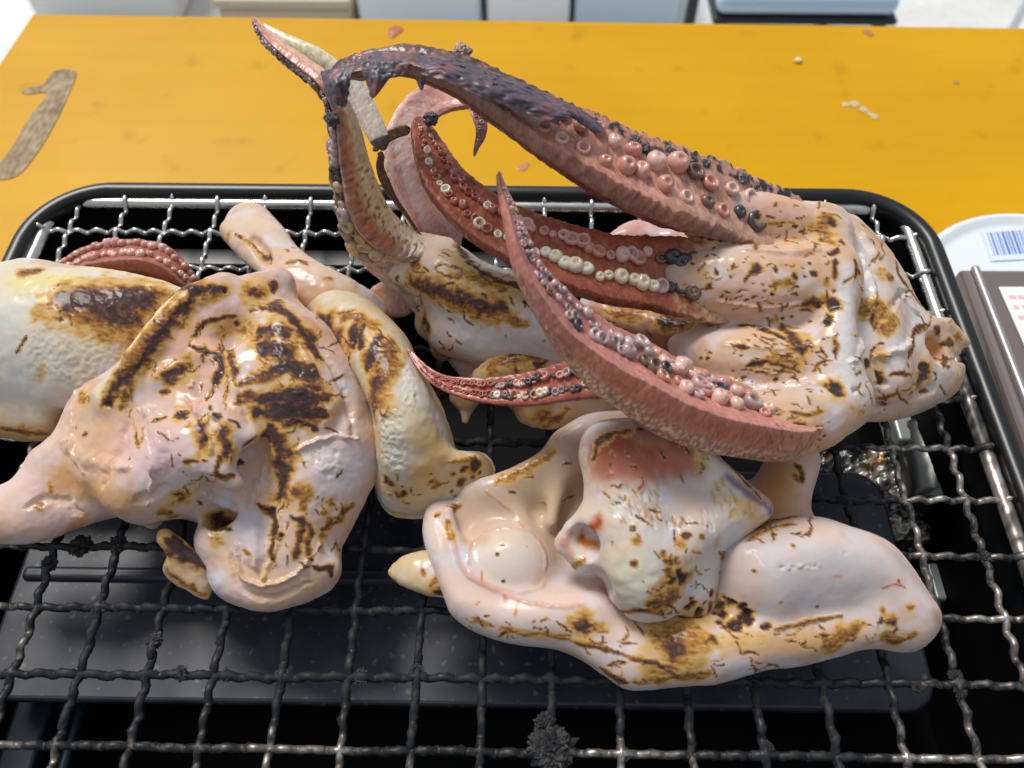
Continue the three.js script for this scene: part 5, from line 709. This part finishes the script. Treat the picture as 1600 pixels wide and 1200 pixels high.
// path: [x, y, height mm, half width px, roll degrees]; the face looks to the camera at roll 0 and to the left of travel at +90
function arm(parent, name, o) {
  const C = o.path.map(q => { const p = at(q[0], q[1], q[2]); return [...p, q[3] * pxmm(p), q[4]]; });
  const S = spline(C, o.step ?? 0.45), N = S.length, K = o.K ?? 72, fr = [], pos = [], col = [], idx = [];
  let acc = 0;
  for (let i = 0; i < N; i++) {
    const p = S[i].slice(0, 3).map((v, k) => v + (i < 4 ? 0 : 0.5) * NZ(S[i][0] * 0.09 + k * 9, S[i][1] * 0.09, S[i][2] * 0.09 + (o.seed ?? 0))), t = nrm(sub(S[Math.min(N - 1, i + 1)].slice(0, 3), S[Math.max(0, i - 1)].slice(0, 3)));
    let c = nrm(sub(CAM, p)); c = nrm(add(c, t, -dot(c, t))); const u = crs(c, t), a = S[i][4] * Math.PI / 180, n = add([c[0] * Math.cos(a), c[1] * Math.cos(a), c[2] * Math.cos(a)], u, Math.sin(a)), b = crs(t, n);
    // the path is the middle of what shows, the width half of it: find the body that shows so
    const ca = Math.abs(Math.cos(a)), sa = Math.abs(Math.sin(a)), top = ca + 0.15 * sa, bot = Math.hypot(ca, (o.deep ?? 1.2) * sa), W = S[i][3] * 2 / (top + bot), pc = o.round ? p : add(p, u, -(top - bot) / 2 * Math.sign(a) * W);
    if (i) acc += len(sub(pc, fr[i - 1].p));
    fr.push({ p: pc, t, n, b, w: o.round ? S[i][3] : W, s: acc });
  }
  const L = acc, deep = o.deep ?? 1.2, tf = o.tf ?? 0.32;
  for (let i = 0; i < N; i++) {
    const f = fr[i], e = (o.open0 ? 1 : Math.sqrt(clamp(f.s / (f.w * 0.9 + 0.2)))) * (o.open1 ? 1 : Math.sqrt(clamp((L - f.s) / (f.w * 0.9 + 0.2)))), u = f.s / L;
    for (let k = 0; k < K; k++) {
      const th = k / K * Math.PI * 2, cs = Math.cos(th), sn = Math.sin(th), face = sn > 0;
      const scal = face || Math.abs(sn) < 0.3 ? (o.frill ?? 0.03) * NZ(f.s * (o.frillf ?? 0.75), cs * 2, 3) * (Math.abs(cs) > 0.75 ? 1.6 : 0) : 0;
      const rd = o.round; let x = Math.sign(cs) * Math.pow(Math.abs(cs), face ? 0.75 : 0.9) * (1 + scal + (Math.abs(sn) < 0.35 ? 0.07 : 0)), y = face ? tf * Math.pow(sn, 0.6) - (o.hollow ?? 0.12) * (1 - cs * cs) + 0.1 * Math.abs(cs) : deep * sn;
      if (rd) { x = cs; y = rd * sn; } let q = add(add(f.p, f.b, x * f.w * e), f.n, y * f.w * e);
      const g = fbm(q[0] * 0.5, q[1] * 0.5, q[2] * 0.5), g2 = fbm(q[0] * 1.6, q[1] * 1.6, q[2] * 1.6);
      const out = nrm(add([f.b[0] * cs, f.b[1] * cs, f.b[2] * cs], f.n, sn)), am = Math.min(1, f.w / 3);
      const wr = (o.wr ?? 0.16) * (face ? 1 : 0.45) * (NZ(f.s * 1.1, cs * 0.7, sn * 0.7 + 5) + 0.5 * NZ(f.s * 2.3, cs, sn + 9));
      q = add(q, out, am * ((o.rough ?? 0.22) * g + 0.1 * g2 + wr) * e);
      const g3 = NZ(q[0] * 3.4, q[1] * 3.4, q[2] * 3.4), sp = 1 + 0.4 * g3 + 0.35 * g2 + 0.3 * g; q = add(q, out, am * 0.07 * g3 * e);
      pos.push(...q); const cc = o.color(u, th, face, g, g2, q), mm = (cc[0] + cc[1] + cc[2]) / 3; col.push(...cc.map(v => clamp((mm + (v - mm) * (o.sat ?? 1.3)) * sp * (o.dim ?? 0.8), 0.008, 0.9)));
    }
  }
  for (let i = 0; i < N - 1; i++) for (let k = 0; k < K; k++) { const a = i * K + k, b = i * K + (k + 1) % K, c = a + K, d = b + K; idx.push(a, b, c, b, d, c); }
  for (const [i, s] of [[0, 1], [N - 1, -1]]) { const m = pos.length / 3; pos.push(...fr[i].p); col.push(...col.slice(i * K * 3, i * K * 3 + 3)); for (let k = 0; k < K; k++) { const a = i * K + k, b = i * K + (k + 1) % K; if (s > 0) idx.push(m, b, a); else idx.push(m, a, b); } }
  const g = new THREE.BufferGeometry(); g.setAttribute('position', new THREE.Float32BufferAttribute(pos, 3)); g.setAttribute('color', new THREE.Float32BufferAttribute(col, 3)); g.setIndex(idx); g.computeVertexNormals();
  const mesh = part(parent, name, g, o.mat ?? M.skin, o.label);
  const root = mesh.rootThing;
  seed = o.seed ?? 11;
  if (o.suck) {
    let s = o.suck.from * L, side = 1, j = 0;
    while (s < o.suck.to * L) {
      let i = fr.findIndex(f => f.s >= s); if (i < 0) break; const f = fr[i], r0 = f.w * (o.suck.r ?? 0.34);
      for (const sd of o.suck.pair ? [1, -1] : [side]) {
        if (rnd() < (o.suck.skip ?? 0)) continue; const r = r0 * rr(0.68, 1.25), kind = o.suck.kind(s / L, sd, rnd()), lib = SUCK[kind[0]], m = new THREE.Mesh(lib[Math.floor(rnd() * lib.length)], SM[kind[1]][Math.floor(rnd() * SM[kind[1]].length)]);
        const off = sd * (o.suck.off ?? 0.46) * f.w + (o.suck.shift ?? 0) * f.w + rr(-1, 1) * (o.suck.jit ?? 0.12) * f.w, p = add(add(add(f.p, f.t, rr(-0.3, 0.3) * r0), f.b, off), f.n, f.w * (tf * 0.85 - 0.06) + r * (o.suck.lift ?? 0.55));
        const n = nrm(add(add(f.n, f.b, sd * (o.suck.lean ?? 0.25) + rr(-0.2, 0.2)), f.t, rr(-0.25, 0.25)));
        m.quaternion.setFromUnitVectors(new THREE.Vector3(0, 1, 0), new THREE.Vector3(...n)); m.position.set(...sub(p, root.baseMM).map(v => v / 1000)); const k = r / 1000; m.scale.set(k * rr(0.9, 1.1), k * rr(0.85, 1.15), k * rr(0.9, 1.1));
        m.name = 'sucker'; m.castShadow = m.receiveShadow = true; mesh.add(m); j++;
      }
      side = -side; s += r0 * (o.suck.gap ?? 1.15) + 0.12;
    }
  }
  return mesh;
}
const lerp3 = (a, b, t) => { t = clamp(t); return [mix(a[0], b[0], t), mix(a[1], b[1], t), mix(a[2], b[2], t)]; };
const DARK = [0.035, 0.03, 0.036];
// tall arching arm, its tip end wrapped in charred skin
arm(head, 'arm', {
  label: 'long arching arm with charred skin towards its tip', seed: 3, dim: 0.76, deep: 1.25, tf: 0.25, rough: 0.42, frill: 0.09,
  path: [[518, 112, 73, 10, 50], [555, 104, 75, 19, 52], [600, 99, 76, 22, 54], [650, 100, 76, 25, 56], [720, 122, 75, 32, 56], [790, 160, 72, 39, 54], [855, 200, 69, 46, 50], [920, 236, 65, 53, 49], [985, 268, 60, 57, 48], [1050, 294, 56, 60, 45], [1120, 318, 50, 58, 40], [1190, 343, 44, 54, 34], [1270, 364, 37, 46, 20]],
  color: (u, th, face, g, g2, q) => {
    const sn = Math.sin(th); let c = face ? lerp3([0.52, 0.22, 0.16], [0.64, 0.42, 0.36], u * 1.1 - 0.1 + 0.5 * g) : lerp3([0.26, 0.085, 0.07], [0.42, 0.17, 0.12], u + 0.6 * g - 0.2);
    c = lerp3(c, [0.62, 0.42, 0.32], sstep(0.7, 0.9, u) * 0.95); c = lerp3(c, [0.62, 0.28, 0.14], clamp(face ? 0.5 * sstep(0.1, 0.4, g2) : 0));
    if (!face) { const s = sstep(0.1, 0.5, NZ(q[0] * 3, q[1] * 3, q[2] * 3)); c = lerp3(c, [0.2, 0.06, 0.05], s * 0.5); if (Math.cos(th) > 0.9 || Math.cos(th) < -0.9) c = lerp3(c, [0.6, 0.45, 0.36], 0.5); }
    const edge = face && Math.cos(th) < -0.55; if (edge) c = lerp3(c, DARK, sstep(0.05, 0.3, g + 0.1));
    return lerp3(c, [0.06, 0.05, 0.06], sstep(0.42, 0.3, u) * (face ? 0.85 : 0.35) * sstep(-0.3, 0.1, g + 0.1));
  },
  suck: { from: 0.41, to: 0.85, jit: 0.18, r: 0.24, off: 0.4, shift: 0.05, gap: 1.2, lift: 0.15, lean: 0.1, kind: (u, s, r) => u > 0.66 && (s > 0 ? r < 0.6 : r < 0.4) ? [r < 0.3 ? 'open' : 'ring', 'dark'] : [r < 0.6 ? 'ball' : 'open', 'pink'] },
});
// arm with the white horny suckers, its tip raised
arm(head, 'arm', {
  label: 'dark red arm with white horny suckers', seed: 5, deep: 0.95, tf: 0.3,
  path: [[658, 182, 57, 9, 25], [662, 205, 57, 18, 26], [672, 240, 56, 26, 28], [697, 285, 54, 33, 30], [740, 328, 52, 38, 32], [795, 362, 50, 42, 34], [855, 392, 48, 46, 34], [915, 412, 46, 50, 32], [975, 424, 43, 52, 28], [1035, 430, 40, 56, 22], [1100, 438, 39, 60, 14], [1180, 446, 37, 58, 6], [1240, 446, 33, 44, 0]],
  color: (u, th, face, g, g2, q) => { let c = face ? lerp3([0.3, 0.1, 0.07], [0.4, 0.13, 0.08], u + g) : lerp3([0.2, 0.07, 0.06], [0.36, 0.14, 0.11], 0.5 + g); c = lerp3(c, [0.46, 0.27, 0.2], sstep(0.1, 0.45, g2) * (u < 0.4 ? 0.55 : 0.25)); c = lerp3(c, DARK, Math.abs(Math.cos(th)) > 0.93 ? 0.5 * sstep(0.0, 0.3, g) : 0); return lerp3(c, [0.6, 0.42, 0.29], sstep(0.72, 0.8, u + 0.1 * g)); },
  suck: { from: 0.04, to: 0.78, r: 0.21, off: 0.42, gap: 1.5, lift: 0.26, lean: 0.1, pair: true, kind: (u, s, r) => u < 0.36 ? [r < 0.5 ? 'ball' : 'open', r < 0.85 ? 'red' : 'white'] : u > 0.66 ? [r < 0.5 ? 'ring' : 'open', r < 0.8 ? 'dark' : 'grey'] : s < 0 ? [r < 0.5 ? 'ball' : 'open', 'pink'] : ['ring', 'white'] },
});
// nearest arm, curving up to a fine point
arm(head, 'arm', {
  label: 'nearest arm curving up to a thin pointed tip', seed: 8, dim: 1.0, deep: 1.35, tf: 0.2, rough: 0.2, frill: 0.03,
  path: [[779, 267, 74, 2.5, 50], [788, 300, 73, 9, 52], [799, 340, 72, 15, 54], [812, 385, 70, 20, 56], [835, 440, 66, 26, 58], [874, 492, 61, 35, 56], [926, 545, 55, 46, 62], [995, 592, 48, 57, 64], [1070, 632, 42, 61, 64], [1146, 656, 37, 59, 62], [1222, 666, 33, 53, 58], [1275, 655, 27, 46, 50], [1306, 636, 20, 36, 46], [1325, 612, 10, 26, 44]],
  color: (u, th, face, g, g2, q) => {
    let c = face ? [0.46, 0.23, 0.2] : lerp3([0.5, 0.22, 0.17], [0.6, 0.36, 0.27], sstep(0.55, 1, u) + g * 0.6 - 0.1);
    if (!face) { c = lerp3(c, [0.28, 0.1, 0.08], sstep(0.3, 0.75, u) * (1 - sstep(0.75, 0.95, u)) * sstep(-0.2, 0.3, Math.cos(th)) * 0.6); const low = sstep(-0.45, -0.85, Math.sin(th) - 0.25 * Math.cos(th)) * sstep(0.1, 0.2, u) * (1 - sstep(0.55, 0.78, u)); c = lerp3(c, lerp3([0.3, 0.17, 0.15], [0.74, 0.56, 0.42], sstep(-0.05, 0.12, NZ(q[0] * 2.6, q[1] * 2.6, q[2] * 2.6))), low * 0.85); }
    if (u < 0.3) c = lerp3(c, [0.33, 0.16, 0.15], 0.5); if (u < 0.05) c = lerp3(c, [0.12, 0.06, 0.05], 0.7);
    const s = NZ(q[0] * 1.2, q[1] * 1.2, q[2] * 1.2); c = lerp3(c, [0.60, 0.40, 0.31], sstep(0.6, 0.8, u)); if (u > 0.62) c = lerp3(c, [0.14, 0.07, 0.05], sstep(0.32, 0.44, s) * 0.85); return c;
  },
  suck: { from: 0.03, to: 0.74, r: 0.22, off: 0.34, shift: -0.25, jit: 0.26, skip: 0.15, gap: 1.1, lift: 0.2, lean: 0.2, pair: true, kind: (u, s, r) => r < 0.16 ? ['open', 'dark'] : u < 0.42 ? [r < 0.6 ? 'open' : 'ball', 'grey'] : [r < 0.6 ? 'ball' : 'open', r < 0.8 ? 'pink' : 'grey'] },
});
// thin arm hooking to the left
arm(head, 'arm', {
  label: 'thin red arm hooking left above the gap', seed: 12, dim: 0.9, deep: 0.9, tf: 0.3,
  path: [[636, 545, 30, 2, 10], [655, 570, 30, 6, 10], [682, 592, 30, 10, 14], [720, 606, 30, 15, 18], [770, 611, 31, 20, 20], [825, 607, 33, 25, 20], [880, 598, 36, 29, 20], [930, 590, 39, 31, 20], [975, 588, 40, 30, 20]],
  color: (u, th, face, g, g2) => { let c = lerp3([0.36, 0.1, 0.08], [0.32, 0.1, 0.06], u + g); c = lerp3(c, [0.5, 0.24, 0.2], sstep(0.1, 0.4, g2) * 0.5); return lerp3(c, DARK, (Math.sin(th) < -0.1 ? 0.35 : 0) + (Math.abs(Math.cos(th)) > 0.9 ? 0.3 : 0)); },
  suck: { from: 0.12, to: 0.97, r: 0.25, off: 0.42, gap: 1.15, lift: 0.32, lean: 0.15, pair: true, kind: (u, s, r) => u < 0.45 ? ['open', 'red'] : r < 0.25 ? ['ring', 'dark'] : r < 0.6 ? ['ring', 'white'] : ['open', r < 0.8 ? 'grey' : 'pink'] },
});
// pink arm rising at the back
arm(head, 'arm', {
  label: 'pale pink arched arm behind the others', seed: 15, dim: 1.25, sat: 1.05, deep: 0.7, tf: 0.35, wr: 0.05, frill: 0,
  path: [[705, 410, 16, 30, 0], [686, 370, 22, 32, 0], [662, 320, 32, 34, 0], [640, 270, 40, 34, 0], [634, 220, 46, 30, 0], [652, 175, 50, 26, 10], [690, 152, 52, 24, 25], [730, 150, 52, 20, 40], [765, 170, 50, 14, 40]],
  color: (u, th, face, g, g2, q) => { const st = Math.sin(Math.cos(th) * 9 + g * 2); let c = lerp3([0.74, 0.55, 0.52], [0.6, 0.32, 0.28], 0.35 + 0.4 * st); c = lerp3(c, [0.42, 0.16, 0.12], sstep(0.55, 0.8, u) * 0.7); c = lerp3(c, [0.42, 0.2, 0.24], sstep(0.25, 0, u) * (Math.cos(th) > 0 ? 0.6 : 0.2)); return lerp3(c, [0.25, 0.14, 0.08], sstep(0.5, 0.7, u) * sstep(0.2, 0.4, g2) * 0.6); },
});
arm(head, 'arm_tip', { seed: 17, deep: 0.8, path: [[728, 150, 52, 4, 0], [745, 172, 52, 9, 0], [753, 195, 50, 9, 0], [751, 215, 47, 7, 0], [743, 232, 44, 4, 0], [739, 246, 42, 1.5, 0]], color: (u, th, face, g, g2) => lerp3([0.62, 0.33, 0.32], [0.4, 0.2, 0.22], 0.3 + g2 + g), suck: { from: 0.2, to: 0.85, r: 0.35, off: 0.3, gap: 1.1, kind: () => ['open', 'grey'] } });
// red arm lying behind the left heap
arm(squid, 'arm', {
  label: 'brownish red arm behind the white mantle', seed: 19, deep: 1.0, tf: 0.25,
  path: [[95, 432, 12, 18, 60], [125, 416, 15, 24, 62], [165, 407, 18, 28, 64], [210, 406, 19, 30, 65], [252, 416, 18, 28, 65], [285, 440, 14, 22, 62], [310, 470, 9, 14, 60]],
  color: (u, th, face, g, g2) => lerp3(face ? [0.45, 0.2, 0.16] : [0.42, 0.14, 0.09], [0.25, 0.1, 0.08], 0.3 + g + 0.3 * g2),
  suck: { from: 0.05, to: 0.95, r: 0.2, off: 0.5, gap: 1.5, lift: 0.5, pair: true, kind: () => ['ball', 'pink'] },
});
// upright arm of the middle piece
arm(middle, 'arm', {
  label: 'upright arm with a row of brown suckers along its left edge', seed: 23, dim: 1.1, deep: 1.5, tf: 0.28, frill: 0.06, open1: true,
  path: [[395, 27, 74, 4, -60], [412, 52, 74, 10, -62], [440, 78, 74, 13, -66], [475, 104, 73, 15, -70], [508, 132, 72, 16, -74], [530, 170, 68, 19, -76], [543, 215, 62, 24, -78], [552, 265, 54, 29, -78], [565, 320, 46, 36, -76], [588, 365, 38, 42, -66], [630, 405, 30, 46, -50], [680, 440, 26, 44, -40]],
  color: (u, th, face, g, g2, q) => {
    const sn = Math.sin(th); let c = face ? [0.36, 0.2, 0.15] : lerp3([0.42, 0.16, 0.1], [0.7, 0.54, 0.38], sstep(-0.12, -0.5, sn + 0.3 * g)); c = lerp3(c, [0.72, 0.62, 0.5], sstep(0.75, 0.9, u) * (face ? 0.5 : 1));
    const s = NZ(q[0] * 0.8, q[1] * 0.8, q[2] * 0.8) + 0.3 * g2; if (!face) c = lerp3(c, [0.15, 0.085, 0.05], sstep(0.3, 0.42, s) * sstep(0.45, 0.6, u)); if (u < 0.4) c = lerp3(c, [0.4, 0.2, 0.18], 0.55); return lerp3(c, [0.06, 0.05, 0.05], face ? sstep(0, 0.3, g) * 0.6 : 0);
  },
  suck: { from: 0.03, to: 0.8, r: 0.34, off: 0.36, gap: 1.1, lift: 0.36, lean: 0.2, pair: true, kind: (u, s, r) => u < 0.36 ? ['open', r < 0.6 ? 'grey' : 'dark'] : [r < 0.5 ? 'open' : 'ring', u > 0.68 ? 'tan' : r < 0.5 ? 'dark' : r < 0.8 ? 'grey' : 'tan'] },
});
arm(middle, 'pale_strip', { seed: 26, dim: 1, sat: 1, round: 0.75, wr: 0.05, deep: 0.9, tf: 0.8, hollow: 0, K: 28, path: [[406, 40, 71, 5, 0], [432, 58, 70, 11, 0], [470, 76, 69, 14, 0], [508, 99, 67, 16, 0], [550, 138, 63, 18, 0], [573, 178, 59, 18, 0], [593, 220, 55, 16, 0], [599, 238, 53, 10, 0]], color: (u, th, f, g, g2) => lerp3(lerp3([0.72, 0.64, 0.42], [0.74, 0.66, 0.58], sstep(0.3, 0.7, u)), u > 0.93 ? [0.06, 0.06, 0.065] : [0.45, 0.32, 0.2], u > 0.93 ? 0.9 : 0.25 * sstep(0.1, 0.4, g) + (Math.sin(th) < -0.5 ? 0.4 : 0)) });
arm(middle, 'membrane', { seed: 27, deep: 0.6, tf: 0.5, K: 14, rough: 0.3, path: [[582, 236, 54, 4, 0], [600, 222, 55, 7, 0], [618, 210, 56, 8, 0], [642, 202, 56, 8, 0]], color: (u, th, f, g, g2) => lerp3([0.14, 0.085, 0.05], [0.42, 0.3, 0.18], sstep(0, 0.4, g2)) });
arm(middle, 'membrane', { seed: 28, deep: 0.6, tf: 0.5, K: 14, rough: 0.3, path: [[596, 236, 54, 5, 0], [593, 260, 50, 6, 0], [604, 285, 46, 7, 0], [622, 318, 40, 4, 0], [648, 355, 33, 2.5, 0], [668, 380, 29, 2, 0]], color: (u, th, f, g, g2) => lerp3([0.13, 0.07, 0.06], [0.36, 0.2, 0.16], sstep(0, 0.4, g2)) });
arm(middle, 'pink_end', { seed: 29, deep: 0.8, tf: 0.6, K: 30, path: [[578, 484, 10, 14, 0], [595, 470, 12, 24, 0], [615, 470, 13, 28, 0], [645, 486, 12, 24, 0]], color: (u, th, f, g, g2) => lerp3([0.66, 0.42, 0.34], [0.5, 0.26, 0.2], 0.3 + g) });
// crumpled burnt skin lying over the tall arm, hanging in tatters
function tatter(list, thick, sd, amp, label) { // rows of [x, y, height] across, joined along
  const rows = list.map(r => spline(r.map(q => at(...q)), 0.6)), n = 26, m = rows.length, ctrl = rows.map(r => Array.from({ length: n }, (_, i) => { const t = i / (n - 1) * (r.length - 1), a = Math.floor(t), b = Math.min(r.length - 1, a + 1); return r[a].map((v, k) => mix(v, r[b][k], t - a)); }));
  const cols = Array.from({ length: n }, (_, i) => spline(ctrl.map(r => r[i]), 0.35)), L = Math.max(...cols.map(c => c.length)), pos = [], col = [], idx = [];
  const P = (j, i) => { const c = cols[i], t = j / (L - 1) * (c.length - 1), a = Math.floor(t), b = Math.min(c.length - 1, a + 1); return c[a].map((v, k) => mix(v, c[b][k], t - a)); };
  for (const s of [0, 1]) for (let j = 0; j < L; j++) for (let i = 0; i < n; i++) {
    let p = P(j, i); if (i === 0 || i === n - 1) { const o = P(j, i ? n - 4 : 3), k = 0.9 * NZ(j * 0.16, i, sd) + 0.6 * NZ(j * 0.4, i + 5, sd) + 0.35; p = add(p, sub(p, o), k); } const g = fbm(p[0] * 0.7 + sd, p[1] * 0.7, p[2] * 0.7), r = NZ(p[0] * 0.5 + j * 0.02, sd, i * 0.5), rg = 1 - 2 * Math.abs(NZ(p[0] * 0.55 + sd, p[1] * 0.9, p[2] * 0.9)), f = amp * (0.7 * g + 0.6 * (1 - 2 * Math.abs(NZ(j * 0.035 + sd, i * 0.16, 2))) + 0.3 * rg - 0.3);
    const c = nrm(sub(CAM, p)), e = Math.min(i, n - 1 - i, j, L - 1 - j) === 0 ? 0 : thick; p = add(p, c, f + (s ? -e : 0)); pos.push(...p);
    const k = fbm(p[0] * 1.3, p[1] * 1.3, p[2] * 1.3), q = lerp3([0.04, 0.034, 0.046], [0.15, 0.105, 0.14], 0.4 + k); col.push(...lerp3(q, [0.27, 0.09, 0.085], sstep(0.05, 0.35, fbm(p[0] * 0.22 + sd, p[1] * 0.22, p[2] * 0.22)) * 0.75));
  }
  const B = L * n; for (let j = 0; j < L - 1; j++) for (let i = 0; i < n - 1; i++) { const a = j * n + i, b = a + 1, c = a + n, d = c + 1; idx.push(a, c, b, b, c, d, B + a, B + b, B + c, B + b, B + d, B + c); }
  const rim = []; for (let i = 0; i < n; i++) rim.push(i); for (let j = 1; j < L; j++) rim.push(j * n + n - 1); for (let i = n - 2; i >= 0; i--) rim.push((L - 1) * n + i); for (let j = L - 2; j > 0; j--) rim.push(j * n);
  for (let k = 0; k < rim.length; k++) { const a = rim[k], b = rim[(k + 1) % rim.length]; idx.push(a, b, B + a, b, B + b, B + a); }
  const g = new THREE.BufferGeometry(); g.setAttribute('position', new THREE.Float32BufferAttribute(pos, 3)); g.setAttribute('color', new THREE.Float32BufferAttribute(col, 3)); g.setIndex(idx); g.computeVertexNormals(); part(head, 'charred_skin', g, M.char, label);
}
M.char.side = THREE.DoubleSide;
tatter([[[566, 84, 82], [600, 79, 84], [630, 80, 84]], [[568, 98, 84], [602, 96, 85], [632, 98, 85]], [[570, 114, 82], [604, 116, 84], [634, 118, 83]]], 0.25, 3, 1.1, 'crumpled charred skin on the tall arm');
tatter([[[652, 82, 83], [690, 88, 83], [730, 98, 81], [770, 112, 80]], [[656, 98, 85], [692, 106, 85], [732, 120, 83], [772, 136, 82]], [[660, 116, 84], [694, 126, 84], [732, 142, 82], [768, 160, 80]]], 0.25, 5, 1.3);
tatter([[[762, 108, 80], [810, 126, 78], [850, 144, 76], [890, 162, 74]], [[762, 126, 82], [806, 144, 80], [846, 163, 78], [884, 178, 76]], [[758, 146, 81], [796, 164, 79], [836, 182, 77], [868, 194, 75]]], 0.25, 7, 1.3);
tatter([[[868, 152, 75], [900, 166, 74], [930, 186, 71], [944, 200, 69]], [[872, 164, 76], [900, 177, 75], [924, 194, 72], [938, 206, 70]], [[874, 172, 75], [896, 186, 74], [916, 200, 72], [930, 210, 70]]], 0.25, 8, 0.8);
tatter([[[560, 92, 83], [578, 88, 84], [600, 86, 84], [622, 92, 84]], [[568, 112, 83], [583, 112, 84], [600, 112, 84], [614, 116, 84]], [[574, 134, 81], [586, 140, 82], [598, 134, 82], [606, 126, 82]], [[578, 150, 80], [582, 154, 80], [588, 150, 80], [596, 140, 80]]], 0.3, 9, 0.9);
tatter([[[500, 112, 76], [520, 108, 78], [550, 104, 79]], [[505, 130, 76], [522, 128, 78], [546, 124, 78]], [[512, 150, 75], [526, 150, 76], [544, 144, 76]], [[520, 168, 73], [530, 170, 74], [540, 166, 74]]], 0.3, 14, 0.8);
tatter([[[650, 118, 82], [658, 120, 82], [666, 118, 82]], [[652, 128, 81], [658, 130, 81], [664, 128, 81]], [[656, 140, 80], [659, 142, 80], [661, 140, 80]]], 0.3, 16, 0.3);
{ // burnt nubs on the arms
  for (const [x, y, h, r] of [[722, 81, 75, 2.5], [672, 186, 60, 2.1], [518, 186, 69, 1.9], [992, 222, 64, 1.6], [1008, 233, 62, 1.9], [1046, 238, 60, 1.7], [1080, 252, 57, 1.8], [1102, 256, 56, 1.4], [1160, 280, 51, 1.8], [1148, 284, 51, 1.4], [1180, 292, 49, 1.2], [752, 306, 53, 0.9]]) {
    const p = at(x, y, h), g = new THREE.IcosahedronGeometry(1, 10), a = g.attributes.position, col = [];
    for (let i = 0; i < a.count; i++) { const X = a.getX(i), Y = a.getY(i), Z = a.getZ(i), s = r * (0.85 + 0.5 * fbm(X * 1.5 + x, Y * 1.5, Z * 1.5) + 0.15 * NZ(X * 5 + x, Y * 5, Z * 5)); a.setXYZ(i, p[0] + X * s, p[1] + Y * s * 0.8, p[2] + Z * s); const k = NZ(X * 2 + x, Y * 2, Z * 2); col.push(...(x === 722 ? lerp3([0.2, 0.1, 0.09], [0.5, 0.36, 0.28], 0.5 + k) : lerp3(DARK, [0.09, 0.08, 0.09], 0.4 + k))); }
    g.setAttribute('color', new THREE.Float32BufferAttribute(col, 3)); g.computeVertexNormals(); part(x === 518 ? middle : head, 'burnt_nub', g, M.char);
  }
}
renderer.render(scene, camera);
